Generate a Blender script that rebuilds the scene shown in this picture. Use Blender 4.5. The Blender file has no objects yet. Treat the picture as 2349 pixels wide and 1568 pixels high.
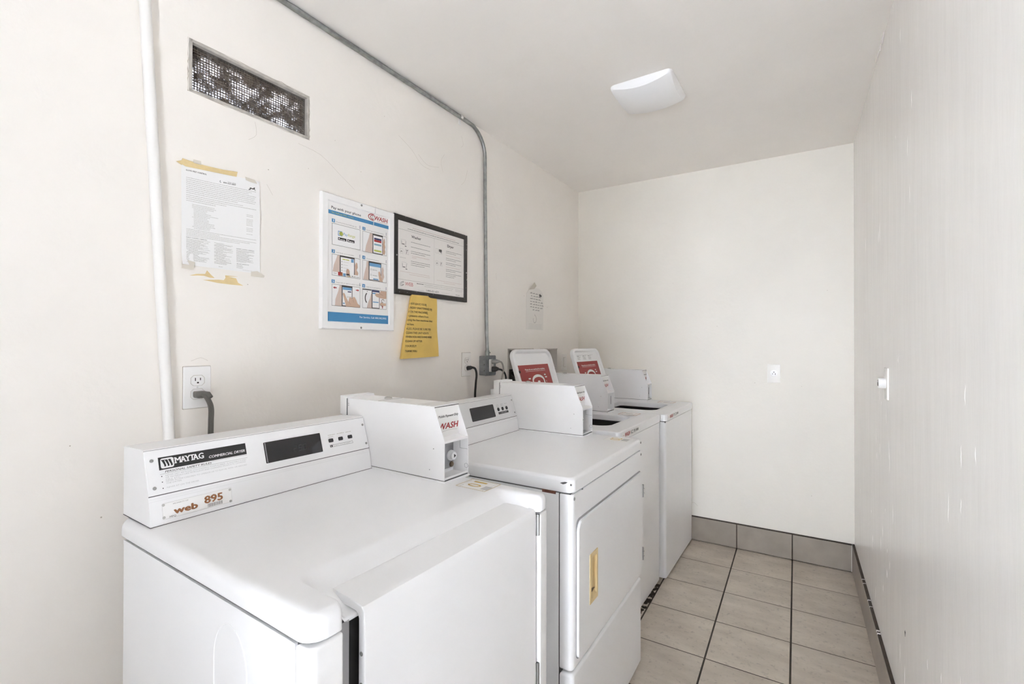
import bpy, bmesh, math, random
from mathutils import Matrix, Vector
C = bpy.context.scene.collection
SC = bpy.context.scene
rnd = random.Random(7)
PI = math.pi

# ------------------------------------------------------------------ camera, sky, exposure
cam_d = bpy.data.cameras.new('camera')
cam_d.sensor_fit = 'HORIZONTAL'
cam_d.sensor_width = 36.0
cam_d.lens = 36.0 * 1075.79 / 2349
cam_d.clip_start = 0.02
cam = bpy.data.objects.new('camera', cam_d)
C.objects.link(cam)
yaw, pitch, roll = -0.5703, 0.0061, -0.0020
fw = Vector((math.sin(yaw) * math.cos(pitch), math.cos(yaw) * math.cos(pitch), math.sin(pitch)))
rt0 = Vector((math.cos(yaw), -math.sin(yaw), 0))
up0 = rt0.cross(fw)
rt = rt0 * math.cos(roll) - up0 * math.sin(roll)
up = rt.cross(fw)
cm = Matrix((rt, up, -fw)).transposed().to_4x4()
cm.translation = Vector((1.5068, 0.0624, 1.2955))
cam.matrix_world = cm
SC.camera = cam

world = bpy.data.worlds.new('sky')
SC.world = world
world.use_nodes = True
bg = world.node_tree.nodes['Background']
bg.inputs['Color'].default_value = (0.93, 0.97, 1.0, 1)
bg.inputs['Strength'].default_value = 0.12
sun_d = bpy.data.lights.new('sun', 'SUN')
sun_d.energy = 20.0
sun_d.angle = 0.01
sun_d.color = (0.93, 0.985, 1.085)
sun = bpy.data.objects.new('sun', sun_d)
C.objects.link(sun)
sun.rotation_euler = Vector((-0.25, -0.62, -1.0)).to_track_quat('-Z', 'Y').to_euler()
SC.view_settings.view_transform = 'Standard'
SC.view_settings.look = 'None'
SC.view_settings.gamma = 1.0
SC.view_settings.use_curve_mapping = False
SC.view_settings.exposure = 3.0
try:
    SC.cycles.max_bounces = 16
    SC.cycles.diffuse_bounces = 10
    SC.cycles.glossy_bounces = 6
    SC.cycles.transparent_max_bounces = 12
except Exception:
    pass

# ------------------------------------------------------------------ materials
MATS = {}
def srgb(r, g, b):
    f = lambda c: (c / 255 / 12.92) if c / 255 <= 0.04045 else ((c / 255 + 0.055) / 1.055) ** 2.4
    return (f(r), f(g), f(b), 1)

def mat(name, col, rough=0.5, metal=0.0, coat=0.0, noise=None, bump=None, spec=None):
    """noise = (scale, amount[, stretch]) varies the colour; bump = (scale, strength[, stretch])"""
    m = bpy.data.materials.new(name)
    m.use_nodes = True
    nt = m.node_tree
    p = nt.nodes['Principled BSDF']
    p.inputs['Base Color'].default_value = col
    p.inputs['Roughness'].default_value = rough
    p.inputs['Metallic'].default_value = metal
    p.inputs['Coat Weight'].default_value = coat
    p.inputs['Coat Roughness'].default_value = 0.12
    if spec is not None:
        p.inputs['Specular IOR Level'].default_value = spec
    if noise or bump:
        tc = nt.nodes.new('ShaderNodeTexCoord')
    if noise:
        mp = nt.nodes.new('ShaderNodeMapping')
        if len(noise) > 2:
            mp.inputs['Scale'].default_value = noise[2]
        nt.links.new(tc.outputs['Object'], mp.inputs['Vector'])
        n = nt.nodes.new('ShaderNodeTexNoise')
        n.inputs['Scale'].default_value = noise[0]
        n.inputs['Detail'].default_value = 6
        nt.links.new(mp.outputs['Vector'], n.inputs['Vector'])
        r = nt.nodes.new('ShaderNodeMapRange')
        r.inputs['From Min'].default_value = 0.3
        r.inputs['From Max'].default_value = 0.7
        r.inputs['To Min'].default_value = 1 - noise[1]
        r.inputs['To Max'].default_value = 1 + noise[1] * 0.5
        nt.links.new(n.outputs['Fac'], r.inputs['Value'])
        mx = nt.nodes.new('ShaderNodeMix')
        mx.data_type = 'RGBA'
        mx.blend_type = 'MULTIPLY'
        mx.inputs['Factor'].default_value = 1
        mx.inputs['A'].default_value = col
        cb = nt.nodes.new('ShaderNodeCombineColor')
        for k in ('Red', 'Green', 'Blue'):
            nt.links.new(r.outputs['Result'], cb.inputs[k])
        nt.links.new(cb.outputs['Color'], mx.inputs['B'])
        nt.links.new(mx.outputs['Result'], p.inputs['Base Color'])
    if bump:
        mp2 = nt.nodes.new('ShaderNodeMapping')
        if len(bump) > 2:
            mp2.inputs['Scale'].default_value = bump[2]
        nt.links.new(tc.outputs['Object'], mp2.inputs['Vector'])
        n2 = nt.nodes.new('ShaderNodeTexNoise')
        n2.inputs['Scale'].default_value = bump[0]
        n2.inputs['Detail'].default_value = 5
        nt.links.new(mp2.outputs['Vector'], n2.inputs['Vector'])
        b = nt.nodes.new('ShaderNodeBump')
        b.inputs['Strength'].default_value = bump[1]
        b.inputs['Distance'].default_value = 0.01
        nt.links.new(n2.outputs['Fac'], b.inputs['Height'])
        nt.links.new(b.outputs['Normal'], p.inputs['Normal'])
    MATS[name] = m
    return m

WALL = (0.90, 0.865, 0.815, 1)
mat('wall_paint', WALL, 0.55, noise=(2.2, 0.03), bump=(38, 0.10))
mat('wall_back_paint', (0.835, 0.803, 0.74, 1), 0.5, noise=(2.5, 0.03), bump=(30, 0.14))
mat('wall_gloss_paint', (0.865, 0.842, 0.812, 1), 0.26, noise=(3, 0.03), bump=(3.5, 0.16, (1, 4.0, 0.7)))
mat('ceiling_paint', (0.90, 0.868, 0.825, 1), 0.6, noise=(2.0, 0.03), bump=(14, 0.12))
mat('grout', (0.060, 0.047, 0.036, 1), 0.9, noise=(30, 0.3))
mat('base_tile', (0.33, 0.29, 0.245, 1), 0.4, noise=(9, 0.13), bump=(40, 0.06))
mat('backdrop_grey', (0.21, 0.22, 0.25, 1), 0.9, noise=(3, 0.1))
mat('bounce_white', (0.82, 0.82, 0.82, 1), 0.9, noise=(3, 0.05))
mat('concrete', (0.45, 0.45, 0.45, 1), 0.9, noise=(4, 0.15))
mat('enamel', (0.87, 0.875, 0.885, 1), 0.30, coat=0.15, noise=(6, 0.015))
mat('enamel_dull', (0.84, 0.84, 0.84, 1), 0.3, coat=0.2, noise=(20, 0.04))
mat('console_white', (0.87, 0.87, 0.875, 1), 0.32, noise=(10, 0.02))
mat('panel_grey', (0.74, 0.74, 0.74, 1), 0.38, noise=(10, 0.02))
mat('box_white', (0.9, 0.9, 0.905, 1), 0.38, noise=(8, 0.02))
mat('label_white', (0.88, 0.878, 0.865, 1), 0.45)
mat('dark_gap', (0.012, 0.012, 0.012, 1), 0.7)
mat('seam', (0.09, 0.09, 0.09, 1), 0.7)
mat('mid_grey', (0.30, 0.30, 0.31, 1), 0.5)
mat('metal', (0.55, 0.55, 0.53, 1), 0.32, metal=1.0, noise=(30, 0.15))
mat('galvanised', (0.40, 0.42, 0.41, 1), 0.38, metal=1.0, noise=(45, 0.25))
mat('box_steel', (0.30, 0.32, 0.325, 1), 0.42, metal=0.85, noise=(50, 0.2))
mat('hinge_steel', (0.36, 0.36, 0.35, 1), 0.4, metal=0.9)
mat('brass_bolt', (0.20, 0.15, 0.10, 1), 0.45, metal=0.6)
mat('tub_steel', (0.10, 0.10, 0.10, 1), 0.35, metal=0.8)
mat('black_plastic', (0.018, 0.018, 0.019, 1), 0.35)
mat('display_glass', (0.008, 0.008, 0.010, 1), 0.06, coat=0.5)
mat('display_dull', (0.022, 0.022, 0.024, 1), 0.45)
mat('digit_grey', (0.045, 0.045, 0.047, 1), 0.4)
mat('cord_grey', (0.15, 0.145, 0.13, 1), 0.5)
mat('cord_black', (0.02, 0.018, 0.017, 1), 0.45)
mat('cord_pale', (0.42, 0.40, 0.37, 1), 0.45)
mat('plastic_ivory', (0.875, 0.855, 0.82, 1), 0.35)
mat('plastic_white', (0.88, 0.875, 0.865, 1), 0.3)
mat('handle_yellow', (0.72, 0.56, 0.30, 1), 0.4, noise=(18, 0.08))
mat('pipe_paint', (0.9, 0.89, 0.865, 1), 0.3, noise=(8, 0.02), bump=(20, 0.08))
mat('diffuser', (0.9, 0.9, 0.905, 1), 0.28, coat=0.2)
mat('paper', (0.88, 0.88, 0.875, 1), 0.7)
mat('paper_note', (0.83, 0.805, 0.765, 1), 0.7)
mat('paper_yellow', (0.80, 0.56, 0.15, 1), 0.7, noise=(14, 0.06))
mat('masking_tape', (0.78, 0.62, 0.33, 1), 0.6, noise=(40, 0.10))
mat('clear_tape', (0.70, 0.66, 0.58, 1), 0.35)
mat('frame_white', (0.9, 0.895, 0.885, 1), 0.35)
mat('frame_black', (0.020, 0.018, 0.016, 1), 0.38, noise=(60, 0.4))
mat('poster_white', (0.88, 0.87, 0.855, 1), 0.28, coat=0.2)
mat('notice_white', (0.82, 0.79, 0.76, 1), 0.3, coat=0.2)
mat('vent_frame', (0.55, 0.52, 0.47, 1), 0.6, noise=(35, 0.25), bump=(40, 0.4))
mat('vent_wire', (0.16, 0.13, 0.105, 1), 0.6, noise=(60, 0.4))
mat('vent_duct', (0.16, 0.14, 0.12, 1), 0.8, noise=(20, 0.3))
mat('soffit_wood', (0.36, 0.25, 0.18, 1), 0.8, noise=(5, 0.4, (1, 12, 1)))
mat('recess_grey', (0.30, 0.28, 0.24, 1), 0.6, noise=(12, 0.2))
mat('rubber', (0.010, 0.010, 0.010, 1), 0.5)
mat('crack_line', (0.50, 0.45, 0.39, 1), 0.9)
mat('paint_flake', (0.9, 0.89, 0.87, 1), 0.35)
mat('hole_dark', (0.03, 0.028, 0.025, 1), 0.9)
mat('rust', (0.16, 0.06, 0.04, 1), 0.8, noise=(80, 0.4))
# print inks
def ink(name, col, rough=0.5):
    mat('ink_' + name, col, rough)
ink('black', (0.025, 0.024, 0.023, 1)); ink('dark', (0.08, 0.075, 0.07, 1))
ink('grey', (0.30, 0.29, 0.28, 1)); ink('pale', (0.50, 0.49, 0.47, 1)); ink('faint', (0.62, 0.60, 0.57, 1))
ink('white', (0.88, 0.875, 0.87, 1)); ink('red', (0.40, 0.035, 0.035, 1)); ink('lidred', (0.33, 0.030, 0.028, 1))
ink('blue', (0.065, 0.26, 0.50, 1)); ink('skyblue', (0.16, 0.36, 0.60, 1)); ink('navy', (0.05, 0.06, 0.15, 1))
ink('skin', (0.60, 0.42, 0.31, 1)); ink('skinpale', (0.66, 0.53, 0.46, 1)); ink('skindark', (0.36, 0.24, 0.17, 1))
ink('lime', (0.55, 0.58, 0.12, 1)); ink('gold', (0.66, 0.44, 0.11, 1)); ink('brown', (0.33, 0.14, 0.055, 1))
ink('orange', (0.52, 0.23, 0.10, 1)); ink('pinkred', (0.55, 0.22, 0.22, 1)); ink('notewrite', (0.10, 0.065, 0.03, 1))
ink('rosy', (0.62, 0.50, 0.47, 1)); ink('teal', (0.25, 0.45, 0.55, 1)); ink('silver', (0.55, 0.55, 0.55, 1))

# floor tile: beige cloudy ceramic, each tile a little different
def tile_material():
    m = bpy.data.materials.new('floor_tile')
    m.use_nodes = True
    nt = m.node_tree
    p = nt.nodes['Principled BSDF']
    p.inputs['Roughness'].default_value = 0.36
    tc = nt.nodes.new('ShaderNodeTexCoord')
    oi = nt.nodes.new('ShaderNodeObjectInfo')
    geo = nt.nodes.new('ShaderNodeNewGeometry')
    sc = nt.nodes.new('ShaderNodeVectorMath'); sc.operation = 'SCALE'
    nt.links.new(oi.outputs['Random'], sc.inputs['Scale'])
    sc.inputs[0].default_value = (13, 29, 7)
    ad = nt.nodes.new('ShaderNodeVectorMath'); ad.operation = 'ADD'
    nt.links.new(geo.outputs['Position'], ad.inputs[0]); nt.links.new(sc.outputs['Vector'], ad.inputs[1])
    mp = nt.nodes.new('ShaderNodeMapping'); mp.inputs['Scale'].default_value = (1, 2.4, 1)
    mp.inputs['Rotation'].default_value = (0, 0, 0.3)
    nt.links.new(ad.outputs['Vector'], mp.inputs['Vector'])
    n = nt.nodes.new('ShaderNodeTexNoise'); n.inputs['Scale'].default_value = 5.5; n.inputs['Detail'].default_value = 8
    n.inputs['Roughness'].default_value = 0.62
    nt.links.new(mp.outputs['Vector'], n.inputs['Vector'])
    cr = nt.nodes.new('ShaderNodeValToRGB')
    e = cr.color_ramp.elements
    e[0].position = 0.28; e[0].color = (0.46, 0.405, 0.335, 1)
    e[1].position = 0.75; e[1].color = (0.65, 0.585, 0.50, 1)
    nt.links.new(n.outputs['Fac'], cr.inputs['Fac'])
    n2 = nt.nodes.new('ShaderNodeTexNoise'); n2.inputs['Scale'].default_value = 60; n2.inputs['Detail'].default_value = 4
    nt.links.new(ad.outputs['Vector'], n2.inputs['Vector'])
    r2 = nt.nodes.new('ShaderNodeMapRange'); r2.inputs['From Min'].default_value = 0.25; r2.inputs['From Max'].default_value = 0.42
    r2.inputs['To Min'].default_value = 0.72; r2.inputs['To Max'].default_value = 1.0
    nt.links.new(n2.outputs['Fac'], r2.inputs['Value'])
    hs = nt.nodes.new('ShaderNodeHueSaturation')
    r = nt.nodes.new('ShaderNodeMapRange'); r.inputs['To Min'].default_value = 0.95; r.inputs['To Max'].default_value = 1.05
    nt.links.new(oi.outputs['Random'], r.inputs['Value'])
    ml = nt.nodes.new('ShaderNodeMath'); ml.operation = 'MULTIPLY'
    nt.links.new(r.outputs['Result'], ml.inputs[0]); nt.links.new(r2.outputs['Result'], ml.inputs[1])
    nt.links.new(ml.outputs['Value'], hs.inputs['Value'])
    nt.links.new(cr.outputs['Color'], hs.inputs['Color'])
    nt.links.new(hs.outputs['Color'], p.inputs['Base Color'])
    MATS['floor_tile'] = m
tile_material()

# dirty fly screen: brown dust that leaves irregular see-through patches
def screen_material():
    m = bpy.data.materials.new('dusty_screen')
    m.use_nodes = True
    nt = m.node_tree
    p = nt.nodes['Principled BSDF']
    p.inputs['Base Color'].default_value = (0.15, 0.12, 0.095, 1)
    p.inputs['Roughness'].default_value = 0.9
    tc = nt.nodes.new('ShaderNodeTexCoord')
    n = nt.nodes.new('ShaderNodeTexNoise'); n.inputs['Scale'].default_value = 22; n.inputs['Detail'].default_value = 6
    n.inputs['Roughness'].default_value = 0.7
    nt.links.new(tc.outputs['Object'], n.inputs['Vector'])
    r = nt.nodes.new('ShaderNodeMapRange'); r.inputs['From Min'].default_value = 0.44; r.inputs['From Max'].default_value = 0.60
    nt.links.new(n.outputs['Fac'], r.inputs['Value'])
    t = nt.nodes.new('ShaderNodeBsdfTransparent')
    mx = nt.nodes.new('ShaderNodeMixShader')
    nt.links.new(r.outputs['Result'], mx.inputs['Fac'])
    nt.links.new(p.outputs['BSDF'], mx.inputs[1]); nt.links.new(t.outputs['BSDF'], mx.inputs[2])
    nt.links.new(mx.outputs['Shader'], nt.nodes['Material Output'].inputs['Surface'])
    MATS['dusty_screen'] = m
screen_material()

# ------------------------------------------------------------------ mesh helpers
ID = lambda x, y, z: (x, y, z)

class MB:
    """collects shapes into one mesh"""
    def __init__(s, f=ID):
        s.v = []; s.fc = []; s.f = f
    def add(s, vs, fs, f=None):
        f = f or s.f
        b = len(s.v)
        s.v += [tuple(f(*p)) for p in vs]
        s.fc += [tuple(b + i for i in q) for q in fs]
    def box(s, x0, x1, y0, y1, z0, z1, f=None):
        vs = [(x, y, z) for x in (x0, x1) for y in (y0, y1) for z in (z0, z1)]
        s.add(vs, [(0, 1, 3, 2), (4, 6, 7, 5), (0, 4, 5, 1), (2, 3, 7, 6), (0, 2, 6, 4), (1, 5, 7, 3)], f)
        return s
    def loops(s, ls, f=None, cap0=True, cap1=True, closed=True):
        n = len(ls[0])
        vs = [p for l in ls for p in l]
        fs = []
        for i in range(len(ls) - 1):
            for j in range(n if closed else n - 1):
                k = (j + 1) % n
                fs.append((i * n + j, i * n + k, (i + 1) * n + k, (i + 1) * n + j))
        if cap0: fs.append(tuple(range(n - 1, -1, -1)))
        if cap1: fs.append(tuple((len(ls) - 1) * n + j for j in range(n)))
        s.add(vs, fs, f)
        return s
    def slab(s, x0, x1, y0, y1, z0, z1, rc=0.0, rt=0.0, rb=0.0, n=3, f=None):
        """rounded-corner slab in x-y, rounded top / bottom edges"""
        ls = []
        if rb > 0:
            for i in range(n + 1):
                a = PI / 2 * i / n
                ls.append((rb * (1 - math.sin(a)), z0 + rb * (1 - math.cos(a))))
        else: ls.append((0, z0))
        if rt > 0:
            for i in range(n + 1):
                a = PI / 2 * i / n
                ls.append((rt * (1 - math.cos(a)), z1 - rt * (1 - math.sin(a))))
        else: ls.append((0, z1))
        L = [[(x, y, z) for x, y in rr(x0, x1, y0, y1, rc, 4, d)] for d, z in ls]
        return s.loops(L, f)
    def prism(s, poly, z0, z1, f=None):
        return s.loops([[(x, y, z0) for x, y in poly], [(x, y, z1) for x, y in poly]], f)
    def tube(s, pts, r, n=8, f=None, caps=True, scale=(1, 1)):
        P = [Vector(p) for p in pts]
        L = []; u = None
        for i, p in enumerate(P):
            t = (P[min(i + 1, len(P) - 1)] - P[max(i - 1, 0)]).normalized()
            if u is None:
                u = t.orthogonal().normalized()
            u = (u - t * u.dot(t)).normalized()
            w = t.cross(u)
            rr_ = r[i] if isinstance(r, (list, tuple)) else r
            L.append([tuple(p + (u * math.cos(a) * scale[0] + w * math.sin(a) * scale[1]) * rr_)
                      for a in [2 * PI * k / n for k in range(n)]])
        return s.loops(L, f, caps, caps)
    def lathe(s, prof, c, n=16, f=None):
        """profile of (radius, height) about z through c"""
        L = [[(c[0] + r * math.cos(2 * PI * k / n), c[1] + r * math.sin(2 * PI * k / n), c[2] + h) for k in range(n)] for r, h in prof]
        return s.loops(L, f)
    def build(s, name, m, parent=None, label=None, kind=None, ang=38, recalc=True):
        me = bpy.data.meshes.new(name)
        me.from_pydata(s.v, [], s.fc)
        if recalc:
            bm = bmesh.new(); bm.from_mesh(me)
            bmesh.ops.recalc_face_normals(bm, faces=bm.faces)
            bm.to_mesh(me); bm.free()
        me.materials.append(MATS[m])
        for p in me.polygons: p.use_smooth = True
        me.set_sharp_from_angle(angle=math.radians(ang))
        o = bpy.data.objects.new(name, me)
        C.objects.link(o)
        wn = o.modifiers.new('weighted_normal', 'WEIGHTED_NORMAL')
        wn.keep_sharp = True
        if parent: o.parent = parent
        if label: o['label'] = label
        if kind: o['kind'] = kind
        return o

    def build_each(s, name, m, parent=None, label=None, ang=38):
        """one object per loose piece"""
        par = list(range(len(s.v)))
        def find(i):
            while par[i] != i:
                par[i] = par[par[i]]; i = par[i]
            return i
        for q in s.fc:
            for j in q[1:]: par[find(j)] = find(q[0])
        groups = {}
        for q in s.fc: groups.setdefault(find(q[0]), []).append(q)
        outp = []
        for g in groups.values():
            ids = sorted({i for q in g for i in q}); mp_ = {i: k for k, i in enumerate(ids)}
            t = MB(); t.v = [s.v[i] for i in ids]; t.fc = [tuple(mp_[i] for i in q) for q in g]
            outp.append(t.build(name, m, parent, label, ang=ang))
        return outp

def rr(x0, x1, y0, y1, r, n=4, d=0.0):
    """rounded rectangle outline, counter-clockwise, inset by d; r number or (x0y0, x1y0, x1y1, x0y1)"""
    rs = list(r) if isinstance(r, (list, tuple)) else [r] * 4
    flat = max(rs) < 1e-6
    rs = [max(q - d, 0.0) for q in rs]
    x0 += d; x1 -= d; y0 += d; y1 -= d
    out = []
    for (cx, cy, a0), q in zip(((x0, y0, PI), (x1, y0, 1.5 * PI), (x1, y1, 0), (x0, y1, .5 * PI)), rs):
        if flat:
            out.append((cx, cy)); continue
        sx = q if cx == x0 else -q
        sy = q if cy == y0 else -q
        for i in range(n + 1):
            a = a0 + PI / 2 * i / n
            out.append((cx + sx + q * math.cos(a), cy + sy + q * math.sin(a)))
    return out

def smooth_path(pts, k=5):
    P = [Vector(p) for p in pts]
    out = []
    for i in range(len(P) - 1):
        a = P[max(i - 1, 0)]; b = P[i]; c = P[i + 1]; d = P[min(i + 2, len(P) - 1)]
        for j in range(k):
            t = j / k
            out.append(0.5 * ((2 * b) + (c - a) * t + (2 * a - 5 * b + 4 * c - d) * t * t + (3 * b - a - 3 * c + d) * t ** 3))
    out.append(P[-1])
    return [tuple(p) for p in out]

def sstep(a, b, x):
    t = min(max((x - a) / (b - a), 0), 1)
    return t * t * (3 - 2 * t)

# ------------------------------------------------------------------ text and flat print
_txt = {}
_cu = bpy.data.curves.new('lettering', 'FONT')
_cu.resolution_u = 2
_to = bpy.data.objects.new('lettering', _cu)
C.objects.link(_to)
def text_polys(s, bold=0.0, shear=0.0):
    key = (s, bold, shear)
    if key not in _txt:
        _cu.body = s; _cu.offset = bold; _cu.shear = shear
        dg = bpy.context.evaluated_depsgraph_get(); dg.update()
        ev = _to.evaluated_get(dg)
        me = ev.to_mesh()
        vs = [(v.co.x, v.co.y) for v in me.vertices]
        fs = [tuple(p.vertices) for p in me.polygons]
        ev.to_mesh_clear()
        _txt[key] = (vs, fs)
    return _txt[key]
CAP = 0.69
_vs, _ = text_polys('H'); CAP = max(v[1] for v in _vs) - min(v[1] for v in _vs)

class Print:
    """flat ink shapes in a 2-D frame, laid on a surface by map(x, y, h)"""
    def __init__(s): s.v = []; s.f = []; s.m = []; s.slots = []
    def poly(s, pts, col, layer=1):
        b = len(s.v)
        s.v += [(x, y, layer) for x, y in pts]
        s.f.append(tuple(range(b, b + len(pts)))); s._c(col)
    def _c(s, col):
        if col not in s.slots: s.slots.append(col)
        s.m.append(s.slots.index(col))
    def rect(s, x0, x1, y0, y1, col, layer=1):
        s.poly([(x0, y0), (x1, y0), (x1, y1), (x0, y1)], col, layer)
    def frame(s, x0, x1, y0, y1, w, col, layer=1):
        s.rect(x0, x1, y0, y0 + w, col, layer); s.rect(x0, x1, y1 - w, y1, col, layer)
        s.rect(x0, x0 + w, y0, y1, col, layer); s.rect(x1 - w, x1, y0, y1, col, layer)
    def line(s, pts, w, col, layer=1):
        for (x0, y0), (x1, y1) in zip(pts, pts[1:]):
            dx, dy = x1 - x0, y1 - y0
            l = math.hypot(dx, dy) or 1
            nx, ny = -dy / l * w / 2, dx / l * w / 2
            s.poly([(x0 - nx, y0 - ny), (x1 - nx, y1 - ny), (x1 + nx, y1 + ny), (x0 + nx, y0 + ny)], col, layer)
    def text(s, t, x0, x1, y, h, col, bold=0.0, shear=0.0, layer=2):
        vs, fs = text_polys(t, 0.0, shear)
        if not vs: return
        a = min(v[0] for v in vs); b = max(v[0] for v in vs)
        if x1 is None: x1 = x0 + (b - a) * h / CAP
        if x0 is None: x0 = x1 - (b - a) * h / CAP
        kx = (x1 - x0) / (b - a); ky = h / CAP
        e = bold * h / CAP
        for i_, (ox, oy) in enumerate(((0, 0),) if bold < 0.005 else ((-e, 0), (e, 0), (0, -e * .6), (0, e * .6))):
            o = len(s.v)
            s.v += [(x0 + ox + (vx - a) * kx, y + oy + vy * ky, layer + .22 * i_) for vx, vy in vs]
            for q in fs:
                s.f.append(tuple(o + i for i in q)); s._c(col)
    def words(s, x0, x1, y, h, col, full=1.0, layer=1):
        x = x0; end = x0 + (x1 - x0) * full
        while x < end - h:
            w = h * rnd.uniform(1.6, 5.5)
            w = min(w, end - x)
            s.rect(x, x + w, y, y + h * rnd.uniform(.8, 1.0), col, layer)
            x += w + h * rnd.uniform(.4, .75)
    def build(s, name, parent, mp, lift=0.00025, label=None):
        me = bpy.data.meshes.new(name)
        me.from_pydata([tuple(mp(x, y, l * lift)) for x, y, l in s.v], [], s.f)
        for c in s.slots: me.materials.append(MATS['ink_' + c] if 'ink_' + c in MATS else MATS[c])
        for p, i in zip(me.polygons, s.m): p.material_index = i
        o = bpy.data.objects.new(name, me)
        C.objects.link(o); o.parent = parent
        if label: o['label'] = label
        return o

# ------------------------------------------------------------------ things
def thing(name, label, cat, loc=(0, 0, 0), rotz=0.0, group=None, mtx=None):
    o = bpy.data.objects.new(name, None)
    o.empty_display_size = 0.05
    C.objects.link(o)
    if mtx: o.matrix_world = mtx
    else:
        o.location = loc; o.rotation_euler = (0, 0, rotz)
    o['label'] = label; o['category'] = cat
    if group: o['group'] = group
    return o

D, BETA, WD, GAM, HC, BT = 3.348, 0.0230, 1.7067, -0.0248, 2.4605, 0.1555
BK = Vector((math.cos(BETA), math.sin(BETA), 0))
NB = Vector((-math.sin(BETA), math.cos(BETA), 0))
RT = Vector((math.sin(GAM), math.cos(GAM), 0))
NR = Vector((math.cos(GAM), -math.sin(GAM), 0))
P0 = Vector((0, D, 0))
CR = P0 + BK * WD
YF = -0.6           # front wall with the open doorway, behind the camera
ZUP = Vector((0, 0, 1))
def frame(wall, a, b, h=0.0):
    """frame of a surface: local x right, y up, z out of the surface"""
    if wall == 'L': X, Y, o = Vector((0, 1, 0)), ZUP, Vector((0, a, b))
    elif wall == 'B': X, Y, o = BK, ZUP, P0 + BK * a + ZUP * b
    elif wall == 'R': X, Y, o = -RT, ZUP, CR - RT * a + ZUP * b
    elif wall == 'C': X, Y, o = Vector((1, 0, 0)), Vector((0, -1, 0)), Vector((a, b, HC))
    Z = X.cross(Y)
    m = Matrix((X, Y, Z)).transposed().to_4x4()
    m.translation = o + Z * h
    return m

# ------------------------------------------------------------------ room shell
def grid_wall():
    """left wall with two real openings (screened vent, washer supply recess)"""
    mb = MB()
    ys = [YF, 0.6965, 1.0655, 2.371, 2.996, D + 0.14]
    zs = [-0.08, 0.985, 1.266, 2.0295, 2.1685, HC]
    T = -0.055
    def hole(i, j): return (i == 1 and j == 3) or (i == 3 and j == 1)
    for i in range(5):
        for j in range(5):
            y0, y1, z0, z1 = ys[i], ys[i + 1], zs[j], zs[j + 1]
            if not hole(i, j):
                mb.add([(0, y0, z0), (0, y1, z0), (0, y1, z1), (0, y0, z1)], [(0, 1, 2, 3)])
                mb.add([(T, y0, z0), (T, y1, z0), (T, y1, z1), (T, y0, z1)], [(3, 2, 1, 0)])
            else:
                d = T if j == 3 else -0.10
                mb.add([(0, y0, z0), (0, y1, z0), (0, y1, z1), (0, y0, z1), (d, y0, z0), (d, y1, z0), (d, y1, z1), (d, y0, z1)],
                       [(0, 4, 5, 1), (1, 5, 6, 2), (2, 6, 7, 3), (3, 7, 4, 0)])
                if j == 1:
                    mb.add([(d, y0, z0), (d, y1, z0), (d, y1, z1), (d, y0, z1)], [(0, 1, 2, 3)])
    ya, yb, za, zb = ys[0], ys[-1], zs[0], zs[-1]
    mb.add([(0, ya, za), (T, ya, za), (T, ya, zb), (0, ya, zb), (0, yb, za), (T, yb, za), (T, yb, zb), (0, yb, zb)],
           [(0, 1, 2, 3), (4, 7, 6, 5), (0, 4, 5, 1), (3, 2, 6, 7)])
    return mb
wall_left = grid_wall().build('wall_left', 'wall_paint', kind='structure', recalc=False)

def wall_solid(p, d, nrm, l, z0, z1, th):
    mb = MB()
    a = p; b = p + d * l
    q = [a, b, b + nrm * th, a + nrm * th]
    mb.prism([(v.x, v.y) for v in q], z0, z1)
    return mb
wall_back = wall_solid(P0 , BK, NB, WD + 0.12, -0.08, HC, 0.12).build('wall_back', 'wall_back_paint', kind='structure')
FR = (CR.y - YF) / RT.y
wall_right = wall_solid(CR, -RT, NR, FR, -0.08, HC, 0.12).build('wall_right', 'wall_gloss_paint', kind='structure')
E0 = CR - RT * FR
ceil = MB().prism([(-0.15, YF - 0.1), (E0.x + 0.12, YF - 0.1), (CR.x + 0.14, CR.y + 0.14), (-0.15, D + 0.14)], HC, HC + 0.10).build('ceiling', 'ceiling_paint', kind='structure')
room = [(0.0, YF), (E0.x, YF), (CR.x, CR.y), (0.0, D)]
floor = MB().prism(room, -0.08, -0.0012).build('floor', 'grout', kind='structure')
ground = MB().box(-9, 12, -6.1, YF - 0.10, -0.10, -0.02).build('ground', 'concrete', kind='structure')
# unseen front wall, doorway sized for the light; added sunlit wall bounces daylight in
DX0, DX1, DZ = 0.97, 1.50, 2.1
MB().box(-0.15, DX0, YF - 0.10, YF, -0.08, HC).box(DX1, 1.95, YF - 0.10, YF, -0.08, HC).box(DX0, DX1, YF - 0.10, YF, DZ, HC).build('wall_front', 'concrete', kind='structure')  # kept dark grey to even out the light indoors
MB().box(-6, 2.3, -6.25, -6.1, -0.10, 3.0).build('wall_bounce', 'bounce_white', kind='structure')  # added outside, unseen, bounces sunlight deep into the room
backdrop_wall = MB().box(-2.7, -2.5, -3.0, 4.5, -0.10, 3.24).build('wall_vent_backdrop', 'backdrop_grey', kind='structure')  # added behind the vent so its holes look bright
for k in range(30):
    # siding boards, added and coloured so light in the vent fades browner upwards
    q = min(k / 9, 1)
    nm = 'vent_backdrop_%d' % min(k, 9)
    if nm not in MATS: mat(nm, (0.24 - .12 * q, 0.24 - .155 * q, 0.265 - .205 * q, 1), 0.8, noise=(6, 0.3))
    MB().box(-2.62, -2.5 - .003 * (k % 2), -3.0, 4.5, 3.24 + .045 * k, 3.284 + .045 * k).build('board', nm, backdrop_wall)
MB().box(2.31, 12, -6.25, -6.1, -0.10, 3.0).build('wall_dark_added', 'grout', kind='structure')  # added dark wall, unseen, keeps bounced light off the near left wall

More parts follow.
